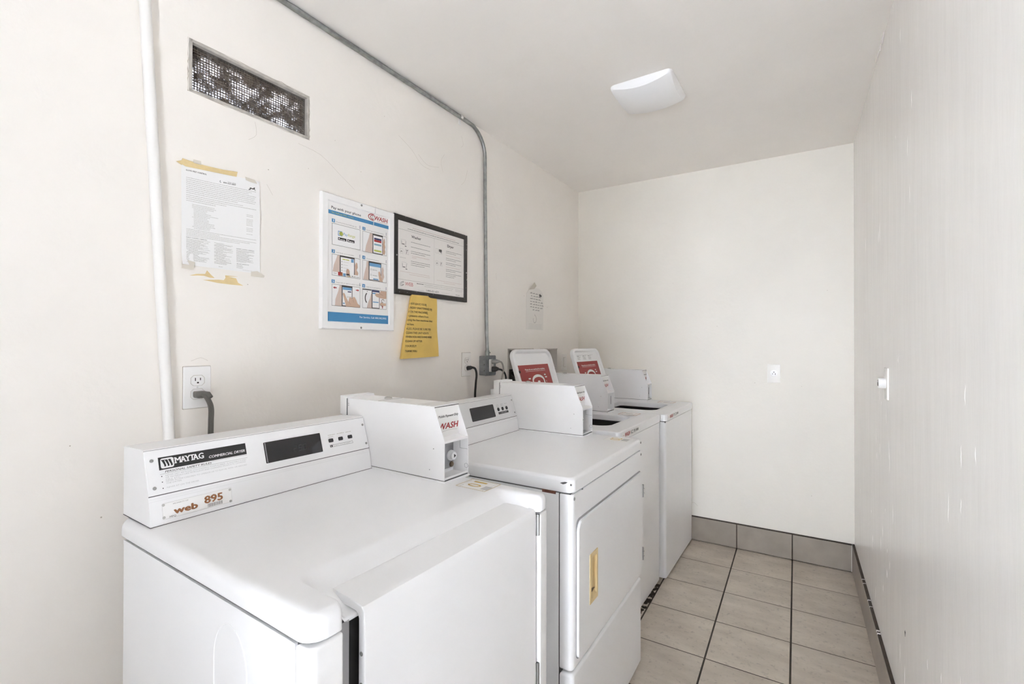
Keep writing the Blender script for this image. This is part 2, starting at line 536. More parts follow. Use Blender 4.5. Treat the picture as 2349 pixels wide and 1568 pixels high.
def clip(poly, a, b):
    """keep the part of poly left of a->b"""
    out = []
    side = lambda p: (b[0] - a[0]) * (p[1] - a[1]) - (b[1] - a[1]) * (p[0] - a[0])
    for i in range(len(poly)):
        p, q = poly[i], poly[(i + 1) % len(poly)]
        sp, sq = side(p), side(q)
        if sp >= 0: out.append(p)
        if sp * sq < 0:
            t = sp / (sp - sq)
            out.append((p[0] + (q[0] - p[0]) * t, p[1] + (q[1] - p[1]) * t))
    return out
def tile_mesh(name, poly, z0, z1, bev):
    c = (sum(p[0] for p in poly) / len(poly), sum(p[1] for p in poly) / len(poly))
    ins = []
    for p in poly:
        d = math.hypot(p[0] - c[0], p[1] - c[1]); k = max(0, 1 - bev * 1.4 / max(d, 1e-4))
        ins.append((c[0] + (p[0] - c[0]) * k, c[1] + (p[1] - c[1]) * k))
    mb = MB()
    mb.loops([[(x, y, z0) for x, y in poly], [(x, y, z1 - bev * .6) for x, y in poly], [(x, y, z1) for x, y in ins]], cap0=False)
    return mb
TX, TY, TA = 0.3045, 0.3057, 0.0256
TX0, TY0 = 1.0961, 3.3595
ex = Vector((math.cos(TA), math.sin(TA))); ey = Vector((-math.sin(TA), math.cos(TA)))
inner = [(0.001, YF), (E0.x - 0.001, YF), (CR.x - 0.001, CR.y - 0.001), (0.001, D - 0.001)]
for i in range(-4, 3):
    for j in range(-1, 15):
        gx, gy = 0.0036, 0.0027
        cs = [(i + gx / TX, -(j + 1) + gy / TY), (i + 1 - gx / TX, -(j + 1) + gy / TY), (i + 1 - gx / TX, -j - gy / TY), (i + gx / TX, -j - gy / TY)]
        poly = []
        for a, b in cs:
            p = Vector((TX0, TY0)) + ex * (a * TX) + ey * (b * TY)
            poly.append((p.x, p.y))
        for k in range(4):
            if poly: poly = clip(poly, inner[k], inner[(k + 1) % 4])
        if len(poly) < 3: continue
        xs = [p[0] for p in poly]; yq = [p[1] for p in poly]
        if max(xs) - min(xs) < 0.012 or max(yq) - min(yq) < 0.012: continue
        tile_mesh('tile', poly, -0.004, rnd.uniform(-0.0002, 0.0002), 0.0010).build('tile', 'floor_tile', floor)

# tiled skirting on the back wall
bb = MB()
bb.prism([(v.x, v.y) for v in (P0 + BK * 0.002 - NB * 0.0005, P0 + BK * (WD - 0.016) - NB * 0.0005, P0 + BK * (WD - 0.016) - NB * 0.007, P0 + BK * 0.002 - NB * 0.007)], 0.0, BT)
base_back = bb.build('baseboard_back', 'grout', kind='structure')
def bbf(x, y, z): v = P0 + BK * x - NB * z; return (v.x, v.y, y)
js = [0.0] + [(TX0 + k * TX) * 1.0 for k in (-3, -2, -1, 0, 1)] + [WD - 0.013]
for a, b in zip(js, js[1:]):
    MB(bbf).slab(a + 0.003, b - 0.003, 0.003, BT - 0.004, 0.006, 0.012, 0, 0.002, n=2).build('tile', 'base_tile', base_back)
MB(bbf).box(0.0, WD - 0.012, BT - 0.003, BT + 0.0025, 0.0, 0.009).build('grout_line', 'grout', base_back)
# skirting along the right wall with a chipped top edge
def brf(x, y, z): v = CR - RT * x - NR * z; return (v.x, v.y, y)
br = MB(brf)
br.slab(0.001, FR - 0.02, 0.0, BT - 0.003, 0.0, 0.012, 0, 0.002, n=2)
base_right = br.build('baseboard_right', 'base_tile', kind='structure')
gl = MB(brf)
gl.box(0.0, FR - 0.02, BT - 0.0035, BT + 0.003, 0.0, 0.0105)
gl.build('grout_line', 'grout', base_right)
for k in range(11):
    d = rnd.uniform(0.2, 2.3); w = rnd.uniform(0.003, 0.008)
    MB(brf).slab(d, d + w, BT - 0.002, BT + rnd.uniform(0.003, 0.006), 0.001, 0.0118, 0.001, 0.001, n=1).build('paint_flake', 'paint_flake', base_right)

# hairline cracks and scuffs in the plaster
def wall_mark(wallobj, wall, name, pts, r, m='crack_line'):
    F = frame(wall, 0, 0)
    mb = MB(lambda x, y, z: tuple(F @ Vector((x, y, z))))
    mb.tube([(x, y, 0.0) for x, y in smooth_path([(a, b, 0) for a, b in pts], 3) and [(p[0], p[1]) for p in smooth_path([(a, b, 0) for a, b in pts], 3)]], r, 4)
    return mb.build(name, m, wallobj)
for pts in ([(1.62, 2.16), (1.68, 2.13), (1.76, 2.145)], [(1.50, 2.20), (1.58, 2.165), (1.64, 2.12), (1.70, 2.115)], [(1.80, 2.22), (1.775, 2.18), (1.79, 2.13)],
            [(1.03, 1.995), (1.12, 1.985), (1.2, 1.94), (1.27, 1.90)], [(1.93, 2.36), (1.945, 2.32), (1.925, 2.30)], [(1.98, 2.20), (1.96, 2.14), (1.93, 2.11)],
            [(0.88, 2.01), (0.885, 1.97), (0.86, 1.945)]):
    wall_mark(wall_left, 'L', 'plaster_crack', pts, 0.00035)
for pts in ([(0.70, 1.247), (0.725, 1.256), (0.745, 1.247)], [(0.92, 1.82), (0.94, 1.79)], [(2.24, 1.70), (2.25, 1.66)]):
    wall_mark(wall_left, 'L', 'plaster_crack', pts, 0.00035)
for (y, z, r) in ((0.925, 1.87, .0018), (0.86, 1.485, .0015), (1.07, 1.92, .0012), (1.30, 1.98, .0014), (2.02, 1.62, .0016), (2.55, 1.60, .002), (2.85, 1.55, .002), (0.62, 1.70, .0016), (0.50, 0.86, .002), (0.44, 1.05, .0015), (1.18, 2.06, .0012), (1.42, 2.25, .0014), (2.3, 1.45, .0016)):
    F = frame('L', y, z)
    MB(lambda a, b, c: tuple(F @ Vector((a, b, c)))).lathe([(r, -0.0005), (r, 0.0003), (r * .4, 0.0006)], (0, 0, 0), 7).build('scuff', 'crack_line', wall_left)
for (d, z, r) in ((0.98, 1.42, .002), (1.45, 1.05, .0016), (1.20, 1.06, .0022), (0.7, 1.72, .0015), (1.5, 0.4, .002), (0.55, 1.35, .0016), (1.58, 1.62, .0016), (0.42, 0.62, .002)):
    F = frame('B', d, z)
    MB(lambda a, b, c: tuple(F @ Vector((a, b, c)))).lathe([(r, -0.0005), (r, 0.0003), (r * .4, 0.0006)], (0, 0, 0), 7).build('scuff', 'crack_line', wall_back)
wall_mark(wall_back, 'B', 'plaster_crack', [(0.80, 0.235), (0.835, 0.245), (0.86, 0.225)], 0.0008)
# drips of thick gloss paint on the right wall
for k in range(48):
    d = rnd.uniform(0.95, 2.15) if k % 3 else rnd.uniform(0.2, 1.2)
    z = rnd.uniform(0.25, 1.15) if k % 4 else rnd.uniform(1.2, 2.3)
    L = rnd.uniform(0.012, 0.075)
    F = frame('R', d, z)
    n = 6
    path = [(rnd.uniform(-.002, .002), -L * i / n, -0.0003) for i in range(n + 1)]
    MB(lambda a, b, c: tuple(F @ Vector((a, b, c)))).tube(path, [0.0003 + 0.0008 * math.sin(PI * (i + .3) / (n + .6)) for i in range(n + 1)], 5).build('paint_drip', 'wall_gloss_paint', wall_right)
F = frame('R', 1.467, 0.42)
MB(lambda a, b, c: tuple(F @ Vector((a, b, c)))).prism([(-.006, .001), (-.002, -.004), (.001, -.012), (.004, -.002), (.007, .006), (.002, .003), (.001, .008), (-.002, .002)], -0.001, 0.0006).build('nail_hole', 'hole_dark', wall_right)
# loose paint along the ceiling corner
F = frame('R', 1.02, HC)
pk = MB(lambda a, b, c: tuple(F @ Vector((a, b, c))))
pp = [(-0.10 + 0.20 * i / 12, -0.004 - 0.016 * rnd.random()) for i in range(13)]
pk.prism([(-0.10, 0.0)] + pp + [(0.10, 0.0)], 0.001, 0.005)
pk.build('peeling_paint', 'ceiling_paint', ceil)

# ------------------------------------------------------------------ left wall fittings
# screened vent
yc, zc = 0.881, 2.099
v = thing('wall_vent', 'screened vent full of dust high on the left wall, beside the white pipe', 'vent', mtx=frame('L', yc, zc))
hw, hh = 0.1845, 0.0695
fr = MB()
o1 = rr(-hw - 0.004, hw + 0.003, -hh - 0.004, hh + 0.006, 0.002, 2); 
for (a0, a1, b0, b1) in ((-hw - .006, hw + .005, hh - .002, hh + .007), (-hw - .006, hw + .005, -hh - .007, -hh + .002), (-hw - .007, -hw + .002, -hh - .006, hh + .006), (hw - .002, hw + .006, -hh - .006, hh + .006)):
    fr.slab(a0, a1, b0, b1, -0.012, 0.0025, 0.001, 0.001, n=1)
fr.build_each('frame', 'vent_frame', v)
ck = MB()
for side in range(4):
    n = 22
    path = []
    for i in range(n + 1):
        t = -1 + 2 * i / n
        j = rnd.uniform(-0.002, 0.002)
        path.append(((t * (hw + .008), (hh + .009) + j, .0) if side == 0 else (t * (hw + .008), -(hh + .008) + j, .0) if side == 1 else (-(hw + .009) + j * .5, t * (hh + .008), .0) if side == 2 else ((hw + .008) + j * .5, t * (hh + .008), .0)))
    ck.tube(path, [0.0003 + 0.0011 * rnd.random() ** 3 for _ in path], 5)
ck.build('edge_crack', 'crack_line', v)
wm = MB()
nx, ny = 46, 18
for i in range(nx + 1):
    x = -hw + 2 * hw * i / nx + rnd.uniform(-.0004, .0004)
    w = 0.0019 + rnd.uniform(0, .0012)
    wm.box(x - w / 2, x + w / 2, -hh, hh, -0.0215, -0.020)
for j in range(ny + 1):
    y = -hh + 2 * hh * j / ny + rnd.uniform(-.0003, .0003)
    w = 0.0019 + rnd.uniform(0, .0012)
    wm.box(-hw, hw, y - w / 2, y + w / 2, -0.0205, -0.019)
wm.build('wire_mesh', 'vent_wire', v, kind='stuff')
MB().box(-hw, hw, -hh, hh, -0.0300, -0.0295).build('fly_screen', 'dusty_screen', v)
du = MB()
for (a0, a1, b0, b1) in ((-hw, hw, hh - .0015, hh - .0002), (-hw, hw, -hh + .0002, -hh + .0015), (-hw + .0002, -hw + .0015, -hh, hh), (hw - .0015, hw - .0002, -hh, hh)):
    du.box(a0, a1, b0, b1, -0.0545, -0.013)
du.build_each('duct', 'vent_duct', v)

# painted pipe
pt = thing('wall_pipe', 'white painted pipe running floor to ceiling at the left end of the wall', 'pipe', (0.0, 0.60, 0.0))
MB().tube([(0.0150, -0.0135 + 0.063 * (2.22 - z) / 1.18 - .0085, z) for z in (2.4604, 2.0, 1.5, 1.0, 0.5, 0.0)], 0.0135, 14).build('pipe', 'pipe_paint', pt)

# conduit on the ceiling line, bending down to the box
cd = thing('electrical_conduit', 'thin galvanised conduit along the ceiling corner, bending down to the grey metal box', 'conduit', (0.0, 2.135, 1.236))
R0 = Vector((0.0, 2.135, 1.236))
pts = [(0.0105, y, 2.4480 - 0.004 * (y - 1.0)) for y in (YF + .02, 0.3, 0.95, 1.5, 1.90)]
for k in range(1, 9):
    a = PI / 2 * k / 8
    pts.append((0.0110, 1.985 + 0.135 * math.sin(a), 2.444 - 0.135 * (1 - math.cos(a))))
pts += [(0.0115, 2.121, 2.1), (0.0125, 2.128, 1.7), (0.0150, 2.134, 1.34), (0.018, 2.135, 1.27), (0.018, 2.135, 1.232)]
MB().tube([tuple(Vector(p) - R0) for p in pts], 0.0092, 12).build('tube', 'galvanised', cd)
cn = MB(); cn.lathe([(0.0125, -0.002), (0.0125, 0.026), (0.0105, 0.030)], (0.018, 0.0, 0.0), 12)
cn.tube([(0.020, 0.010, 0.016), (0.024, 0.020, 0.017)], 0.0035, 7)
cn.build('connector', 'galvanised', cd)
st = MB()
st.tube([(0.0105, 1.905 - 2.135, 2.4465 - 1.236), (0.0105, 1.921 - 2.135, 2.4465 - 1.236)], 0.0112, 12)
st.slab(1.905 - 2.135, 1.921 - 2.135, 2.410 - 1.236, 2.444 - 1.236, 0.0, 0.003, 0.002, 0.001, f=lambda x, y, z: (z, x, y))
st.build('strap', 'paint_flake', cd, label='white painted strap')

# ---- outlets and switches
def receptacle(par, cy, f_up=True):
    rc = MB()
    pl = [(-0.0172, -0.0075), (-0.0105, -0.0142), (0.0105, -0.0142), (0.0172, -0.0075), (0.0172, 0.0075), (0.0105, 0.0142), (-0.0105, 0.0142), (-0.0172, 0.0075)]
    rc.loops([[(x, y + cy, 0.004) for x, y in pl], [(x, y + cy, 0.0066) for x, y in pl], [(x * .94, y * .93 + cy, 0.0072) for x, y in pl]])
    r = rc.build('receptacle', par['mat'], par['o'])
    ln = MB()
    L = [(x * 1.05, y * 1.06 + cy, 0.0056) for x, y in pl]
    ln.tube(L + [L[0]], 0.00045, 4)
    ln.build('outline', 'crack_line', r)
    sl = MB()
    sl.box(-0.0078, -0.0056, cy - 0.001, cy + 0.0080, 0.0070, 0.0075)
    sl.box(0.0056, 0.0078, cy + 0.0005, cy + 0.0075, 0.0070, 0.0075)
    sl.prism([(0.0028 * math.cos(a), cy - 0.0065 + 0.0028 * max(math.sin(a), -.6)) for a in [2 * PI * k / 10 for k in range(10)]], 0.0070, 0.0075)
    sl.build_each('slot', 'hole_dark', r)
    return r
def outlet(a, b, label, wall='L', w=0.0725, h=0.121, m='plastic_white', second=True):
    o = thing('wall_outlet', label, 'outlet', mtx=frame(wall, a, b))
    MB().slab(-w / 2, w / 2, -h / 2, h / 2, 0.0002, 0.0052, 0.003, 0.0028, n=3).build('cover_plate', m, o)
    MB().slab(-w / 2 - .0012, w / 2 + .0008, -h / 2 - .0012, h / 2 + .0012, -0.001, 0.0011, 0.003).build('paint_gap', 'crack_line', o)
    par = {'o': o, 'mat': m}
    receptacle(par, 0.0195); 
    if second: receptacle(par, -0.0195)
    sc = MB().lathe([(0.0026, 0.005), (0.0026, 0.0062), (0.0015, 0.0068)], (0, 0, 0), 8)
    sc.build('screw', 'panel_grey', o)
    return o
outlet(0.7155, 1.1710, 'duplex outlet with a grey cord plugged in, left of the nearest dryer console')
outlet(1.9725, 1.1945, 'ivory duplex outlet with a black plug, left of the grey metal box', m='plastic_ivory')
# decora switch near the back corner
sw = thing('light_switch', 'ivory rocker switch plate on the left wall close to the back corner', 'switch', mtx=frame('L', 3.102, 1.1735))
MB().slab(-0.036, 0.036, -0.0595, 0.0595, 0.0002, 0.0065, 0.003, 0.003).build('cover_plate', 'plastic_ivory', sw)
MB().slab(-0.018, 0.018, -0.034, 0.034, 0.0060, 0.0072, 0.001).build('rocker_gap', 'crack_line', sw)
rk = MB(); rk.loops([[(-0.0165, -0.0325, 0.006), (0.0165, -0.0325, 0.006), (0.0165, -0.0325, 0.0085), (-0.0165, -0.0325, 0.0085)],
                     [(-0.0165, 0.0325, 0.006), (0.0165, 0.0325, 0.006), (0.0165, 0.0325, 0.011), (-0.0165, 0.0325, 0.011)]])
rk.build('rocker', 'plastic_ivory', sw)
# back wall and right wall single receptacles
def single(wall, a, b, label, out, blk):
    o = thing('wall_outlet', label, 'outlet', mtx=frame(wall, a, b))
    MB().slab(-0.0355, 0.0355, -0.0575, 0.0575, 0.0002, 0.0055, 0.003, 0.003).build('cover_plate', 'plastic_ivory', o)
    r = MB().lathe([(0.0195, 0.004), (0.0195, 0.006 + out), (0.018, 0.0072 + out), (0.001, 0.0074 + out)], (0, 0.002, 0), 18).build('receptacle', 'plastic_white', o)
    s = MB(); z = 0.0075 + out
    s.lathe([(0.0030 * blk, 0), (0.0030 * blk, 0.0004)], (0.0, 0.0095, z - .0002), 8)
    s.box(-0.0085, -0.0060, -0.006, 0.003, z - .0002, z + .0003); s.box(0.0060, 0.0090, -0.007, 0.003, z - .0002, z + .0003)
    if blk > 1.2: s.lathe([(0.009, 0), (0.009, 0.0004)], (0, -0.002, z - .0002), 10)
    s.build_each('slot', 'hole_dark', r)
    return o
single('B', 1.3045, 1.121, 'small ivory outlet alone on the back wall', 0.0, 1.0)
single('R', 1.150, 1.157, 'ivory plate with a protruding round receptacle on the right wall', 0.020, 1.6)

# ---- metal box at the conduit's foot
jb = thing('junction_box', 'grey metal electrical box at the foot of the conduit, two plugs in it', 'electrical box', mtx=frame('L', 2.1335, 1.184))
MB().slab(-0.047, 0.047, -0.052, 0.052, 0.0, 0.038, 0.006, 0.001).build('steel_body', 'box_steel', jb)
MB().slab(-0.049, 0.049, -0.054, 0.054, 0.038, 0.043, 0.008, 0.002).build('cover', 'box_steel', jb)
ko = MB(lambda x, y, z: (-0.047 - z, y, x))
for (x, y) in ((0.019, 0.018), (0.019, -0.016)):
    for k in range(2):
        r_ = (0.0135, 0.009)[k]
        c_ = [(x + r_ * math.cos(t), y + r_ * math.sin(t), 0.0002) for t in [2 * PI * q / 16 for q in range(17)]]
        ko.tube(c_, 0.0006, 4)
ko.build_each('knockout', 'mid_grey', jb)
kd = MB(lambda x, y, z: (-0.047 - z, y, x)).lathe([(0.0025, -.0002), (0.0025, 0.0004)], (0.033, 0.006, 0), 8).lathe([(0.0025, -.0002), (0.0025, 0.0004)], (0.033, -0.027, 0), 8)
kd.build_each('screw_hole', 'hole_dark', jb)
MB().lathe([(0.004, 0.043), (0.004, 0.0455), (0.002, 0.047)], (-0.037, -0.044, 0), 8).lathe([(0.004, 0.043), (0.004, 0.0455), (0.002, 0.047)], (0.037, 0.044, 0), 8).build_each('screw', 'hinge_steel', jb)
rc = MB().slab(-0.017, 0.017, -0.034, 0.034, 0.042, 0.050, 0.006, 0.001)
rc.build('receptacle', 'plastic_ivory', jb)

def cord(name, label, path, r, m, plug=None, plug_m=None, group=None, flat=False):
    base = Vector(path[-1])
    o = thing(name, label, 'cord', tuple(base), group=group)
    sp = smooth_path([tuple(Vector(p) - base) for p in path], 6)
    mb = MB()
    if flat:
        for dx in (-1, 0, 1):
            mb.tube([(x + dx * r * .25, y + dx * r * 1.55, z) for x, y, z in sp], r, 8)
    else: mb.tube(sp, r, 8)
    mb.build('cable', m, o)
    if plug:
        (p0, p1, w, h) = plug
        a = Vector(p0) - base; b = Vector(p1) - base
        pm = MB().tube([tuple(a), tuple(a.lerp(b, .12)), tuple(a.lerp(b, .6)), tuple(a.lerp(b, .85)), tuple(b)], [w * .95, w, w * .95, w * .62, w * .45], 10, scale=(1, h))
        pm.build('plug', plug_m or m, o)
    return o
# nearest dryer's flat grey cord
c1 = thing('power_cord', 'flat grey three-wire cord hanging from the outlet behind the nearest dryer', 'cord', (0.12, 0.735, 0.72))
b0 = Vector((0.12, 0.735, 0.72))
sp = smooth_path([tuple(Vector(p) - b0) for p in [(0.034, 0.720, 1.149), (0.038, 0.728, 1.138), (0.040, 0.736, 1.112), (0.040, 0.736, 1.07), (0.045, 0.734, 1.00), (0.07, 0.732, 0.90), (0.12, 0.735, 0.72)]], 6)
mb = MB()
for k in (-1, 0, 1):
    mb.tube([(x + k * .0024, y + k * .0040, z) for x, y, z in sp], 0.0027, 8)
mb.build('cable', 'cord_grey', c1)
pg = MB()
pg.slab(0.703 - b0.y, 0.731 - b0.y, 1.1405 - b0.z, 1.1600 - b0.z, 0.0075 - b0.x, 0.030 - b0.x, (0.007, 0.004, 0.004, 0.004), 0.005, f=lambda x, y, z: (z, x, y))
pg.tube([(0.022 - b0.x, 0.722 - b0.y, 1.152 - b0.z), (0.033 - b0.x, 0.731 - b0.y, 1.150 - b0.z), (0.040 - b0.x, 0.7345 - b0.y, 1.141 - b0.z)], [0.0085, 0.009, 0.0075], 10)
pg.build('plug', 'cord_grey', c1)
cord('power_cord', 'black cord hanging from the ivory outlet beside the grey metal box', [(0.030, 1.978, 1.180), (0.042, 1.995, 1.172), (0.046, 2.002, 1.14), (0.042, 2.000, 1.09), (0.045, 1.995, 1.00), (0.10, 1.98, 0.85), (0.16, 1.98, 0.70)], 0.0058, 'cord_black',
     plug=((0.007, 1.9725, 1.175), (0.036, 1.985, 1.179), 0.0135, 0.62))
cord('power_cord', 'pale grey cord from the upper plug of the grey metal box', [(0.085, 2.150, 1.207), (0.098, 2.158, 1.199), (0.104, 2.164, 1.165), (0.098, 2.160, 1.12), (0.085, 2.150, 1.05), (0.06, 2.12, 0.93), (0.07, 2.11, 0.86)], 0.0045, 'cord_pale',
     plug=((0.050, 2.1335, 1.205), (0.088, 2.152, 1.207), 0.0140, 0.75), plug_m='hinge_steel')
cord('power_cord', 'black cord from the lower plug of the grey metal box', [(0.080, 2.150, 1.165), (0.098, 2.162, 1.158), (0.108, 2.180, 1.13), (0.104, 2.188, 1.08), (0.09, 2.188, 1.02), (0.075, 2.205, 0.85), (0.10, 2.22, 0.72)], 0.0050, 'cord_black',
     plug=((0.050, 2.1335, 1.165), (0.084, 2.150, 1.166), 0.0165, 0.75))

# ---- washer supply recess
rb = thing('supply_recess', 'recessed washer supply box in the wall behind the open lids, hoses inside', 'wall recess', mtx=frame('L', 2.6835, 0.985))
hwd = 0.3125
bx = MB()
bx.box(-hwd + .001, hwd - .001, 0.001, 0.280, -0.0995, -0.0975)
bx.build('back_panel', 'recess_grey', rb)
ed = MB()
ed.box(-hwd - .006, -hwd + .004, 0.0, 0.287, -0.004, 0.0035); ed.box(-hwd - .006, -0.02, 0.279, 0.288, -0.004, 0.003); ed.box(hwd - 0.24, hwd + .002, 0.2795, 0.286, -0.004, 0.002)
ed.build_each('metal_edge', 'vent_frame', rb)
for k, x in enumerate((-0.235, -0.17)):
    h = MB()
    h.tube(smooth_path([(x, 0.12, -0.085), (x, 0.12, -0.05), (x + .004, 0.105, -0.024), (x + .012, 0.04, -0.02), (x + 0.02, 0.006, -0.03)], 5), 0.015, 10)
    h.build('supply_hose', 'rubber', rb)
    vb_ = MB()
    vb_.lathe([(0.013, 0), (0.013, 0.05), (0.009, 0.055)], (x, 0.135, -0.09), 10, f=lambda a, b, c: (a, b, c))
    vb_.slab(x - 0.026, x + 0.026, 0.150, 0.162, -0.05, -0.036, 0.005, 0.003)
    vb_.build('valve', 'rubber', rb)
dh = MB()
dh.tube(smooth_path([(0.10, 0.005, -0.03), (0.13, 0.10, -0.03), (0.20, 0.14, -0.035), (0.255, 0.09, -0.045), (0.27, 0.005, -0.05)], 6), 0.016, 10)
dh.build('drain_hose', 'rubber', rb)

# ---- pest control paper, taped
pn = thing('paper_notice', 'white typed pest control notice held by masking tape under the vent', 'paper', mtx=frame('L', 0.672, 1.522))
PW, PH = 0.222, 0.284
def pmap(x, y, h):
    s = x / PW; t = y / PH
    z = 0.0022 + 0.004 * (1 - t) * abs(s - .5) + (0.009 * max(0, .12 - s) / .12 * max(0, .14 - t) / .14) + 0.0015 * math.sin(s * 5 + t * 4)
    return (x * 1.0 + 0.0035 * (1 - t) * s, y + 0.001 * s + 0.010 * s * t * 1.3, z + h)
sh = MB()
N, Mq = 14, 16
sh.add([pmap(PW * i / N, PH * j / Mq, 0) for j in range(Mq + 1) for i in range(N + 1)] + [pmap(PW * i / N, PH * j / Mq, -0.0003) for j in range(Mq + 1) for i in range(N + 1)],
       [(j * (N + 1) + i, j * (N + 1) + i + 1, (j + 1) * (N + 1) + i + 1, (j + 1) * (N + 1) + i) for j in range(Mq) for i in range(N)]
       + [((Mq + 1) * (N + 1) + j * (N + 1) + i, (Mq + 1) * (N + 1) + (j + 1) * (N + 1) + i, (Mq + 1) * (N + 1) + (j + 1) * (N + 1) + i + 1, (Mq + 1) * (N + 1) + j * (N + 1) + i + 1) for j in range(Mq) for i in range(N)])
sh.build('sheet', 'paper', pn, recalc=False)
pr = Print()
pr.text('LLOYD PEST CONTROL', 0.012, 0.066, 0.2685, 0.0038, 'black', bold=0.02)
pr.text('TOLL FREE', 0.124, 0.148, 0.2605, 0.0022, 'dark'); pr.text('800-223-2847', 0.112, 0.148, 0.2560, 0.0036, 'black', bold=0.02)
pr.line([(0.104, 0.262), (0.1025, 0.259), (0.1035, 0.2565), (0.106, 0.256)], 0.0012, 'black')
# running dog
pr.poly([(0.186, 0.2535), (0.191, 0.2565), (0.190, 0.259), (0.1935, 0.2605), (0.197, 0.259), (0.2015, 0.2595), (0.2035, 0.2625), (0.2065, 0.263), (0.2070, 0.2605), (0.2055, 0.2575), (0.2095, 0.2545), (0.2085, 0.2535), (0.2030, 0.2565), (0.1985, 0.2555), (0.1945, 0.2570), (0.1930, 0.2535), (0.1875, 0.2520)], 'dark')
for k in range(13):
    ind = 0.0
    full = (1, .93, .88, 1, .99, .97, 1, .98, .72, .8, 1, .55, .4)[k]
    pr.words(0.012, 0.210, 0.2490 - k * 0.0054 - (0.001 if k > 8 else 0), 0.0014, 'pale', full)
y = 0.1745
for k in range(16):
    pr.words(0.027 + (0.004 if k not in (0, 1, 2, 8, 14) else 0), 0.027 + rnd.uniform(0.03, 0.075), y, 0.0013, 'pale')
    if k not in (2, 8, 12, 14, 15): pr.words(0.180, 0.200, y, 0.0013, 'pale')
    y -= 0.0045
for k in range(5):
    pr.words(0.012, 0.210, 0.1015 - k * 0.0045, 0.0013, 'pale', (1, .45, 1, .9, .75)[k] if k else 1)
pr.text('INSECT CONTROL CHEMICALS', 0.012, 0.066, 0.0775, 0.0022, 'dark', bold=0.015)
for col, (x0, x1, n, yy) in enumerate(((0.012, 0.075, 25, 0.0735), (0.086, 0.142, 25, 0.0745), (0.150, 0.207, 15, 0.0635))):
    for k in range(n):
        pr.words(x0 + (0.005 if col == 1 and k % 4 == 1 else 0), x0 + (x1 - x0) * rnd.uniform(.45, 1), yy - k * 0.00252, 0.00115, 'pale')
pr.text('RODENT CONTROL CHEMICALS', 0.150, 0.204, 0.0668, 0.0020, 'dark', bold=0.015)
pr.text('GEL BAIT PRODUCTS', 0.150, 0.187, 0.0215, 0.0020, 'dark', bold=0.015)
for k in range(4): pr.words(0.150, 0.150 + rnd.uniform(.015, .034), 0.0180 - k * 0.0028, 0.0011, 'pale')
pr.words(0.012, 0.032, 0.0085, 0.0012, 'pale'); pr.words(0.098, 0.110, 0.0060, 0.0012, 'pale'); pr.words(0.168, 0.198, 0.0050, 0.0010, 'faint')
pr.build('printed_text', pn, pmap)
tp = MB()
tp.prism([(-0.006, 0.2855), (0.010, 0.2800), (0.150, 0.2925), (0.153, 0.3085), (0.110, 0.3020), (0.060, 0.2985), (0.040, 0.2985), (0.012, 0.2995), (0.002, 0.3005), (0.000, 0.2945)], 0.0030, 0.0040)
tp.prism([(-0.014, 0.2870), (0.004, 0.2960), (0.006, 0.2880), (0.000, 0.2810)], 0.0028, 0.0036)
tp.build_each('tape', 'masking_tape', pn, label='yellowed masking tape across the top edge')
t2 = MB()
t2.prism([(0.030, 0.2965), (0.050, 0.2965), (0.049, 0.3075), (0.030, 0.3065)], 0.0040, 0.0050)
t2.prism([(0.176, 0.3005), (0.206, 0.2985), (0.214, 0.2890), (0.196, 0.2885), (0.178, 0.2905)], 0.0042, 0.0050)
t2.build_each('tape', 'clear_tape', pn, label='clear tape at the top corners')
t3 = MB(); t3.prism([(0.000, -0.012), (0.030, -0.012), (0.034, 0.010), (0.002, 0.016)], 0.0065, 0.0075); t3.prism([(0.195, -0.010), (0.236, -0.010), (0.238, -0.004), (0.215, 0.008), (0.195, 0.004)], 0.0062, 0.0070)
t3.build_each('tape', 'clear_tape', pn, label='loose clear tape at the lower corners')
mt = thing('masking_tape', 'torn leftover masking tape on the wall below the pest control notice', 'tape', mtx=frame('L', 0.70, 1.475))
rm = MB()
rm.prism([(-0.005, 0.018), (0.012, 0.0245), (0.036, 0.0275), (0.041, 0.0385), (0.052, 0.0270), (0.062, 0.0185), (0.050, 0.0180), (0.034, 0.0215), (0.016, 0.0205), (0.004, 0.0185)], 0.0001, 0.0008)
rm.prism([(0.030, 0.0095), (0.072, 0.0150), (0.088, 0.0150), (0.093, 0.0225), (0.092, 0.0305), (0.130, 0.0310), (0.100, 0.0275), (0.124, 0.0250), (0.130, 0.0120), (0.146, 0.0045), (0.110, 0.0040), (0.070, 0.0050)], 0.0001, 0.0008)
rm.build_each('tape', 'masking_tape', mt)

# ---- white framed poster
po = thing('framed_poster', 'white framed pay-with-your-phone poster with blue bands and six step pictures', 'poster', mtx=frame('L', 1.1145, 1.353))
W, H = 0.3480, 0.4985
oy0, oz0 = 1.1145, 1.353
fr = MB()
O = [(x, y) for x, y in ((0, 0), (W, 0), (W, H), (0, H))]
def ring(mb, x0, x1, y0, y1, w, zo, zt, zi):
    ls = []
    for d, z in ((0, 0), (0, zo), (.003, zt), (w - .004, zt - .001), (w, zi)):
        ls.append([(x, y, z) for x, y in ((x0 + d, y0 + d), (x1 - d, y0 + d), (x1 - d, y1 - d), (x0 + d, y1 - d))])
    mb.loops(ls, cap0=True, cap1=False)
ring(fr, 0, W, 0, H, 0.029, 0.013, 0.017, 0.0105)
fr.build('frame', 'frame_white', po)
MB().box(0.028, W - 0.028, 0.017, H - 0.0185, 0.004, 0.0110).build('sheet', 'poster_white', po)
scw = MB()
for yy in (H - 0.010, 0.0085):
    scw.lathe([(0.0042, 0.014), (0.0042, 0.0178), (0.002, 0.0192)], (0.1755, yy, 0), 10)
scw.build_each('screw', 'hinge_steel', po)
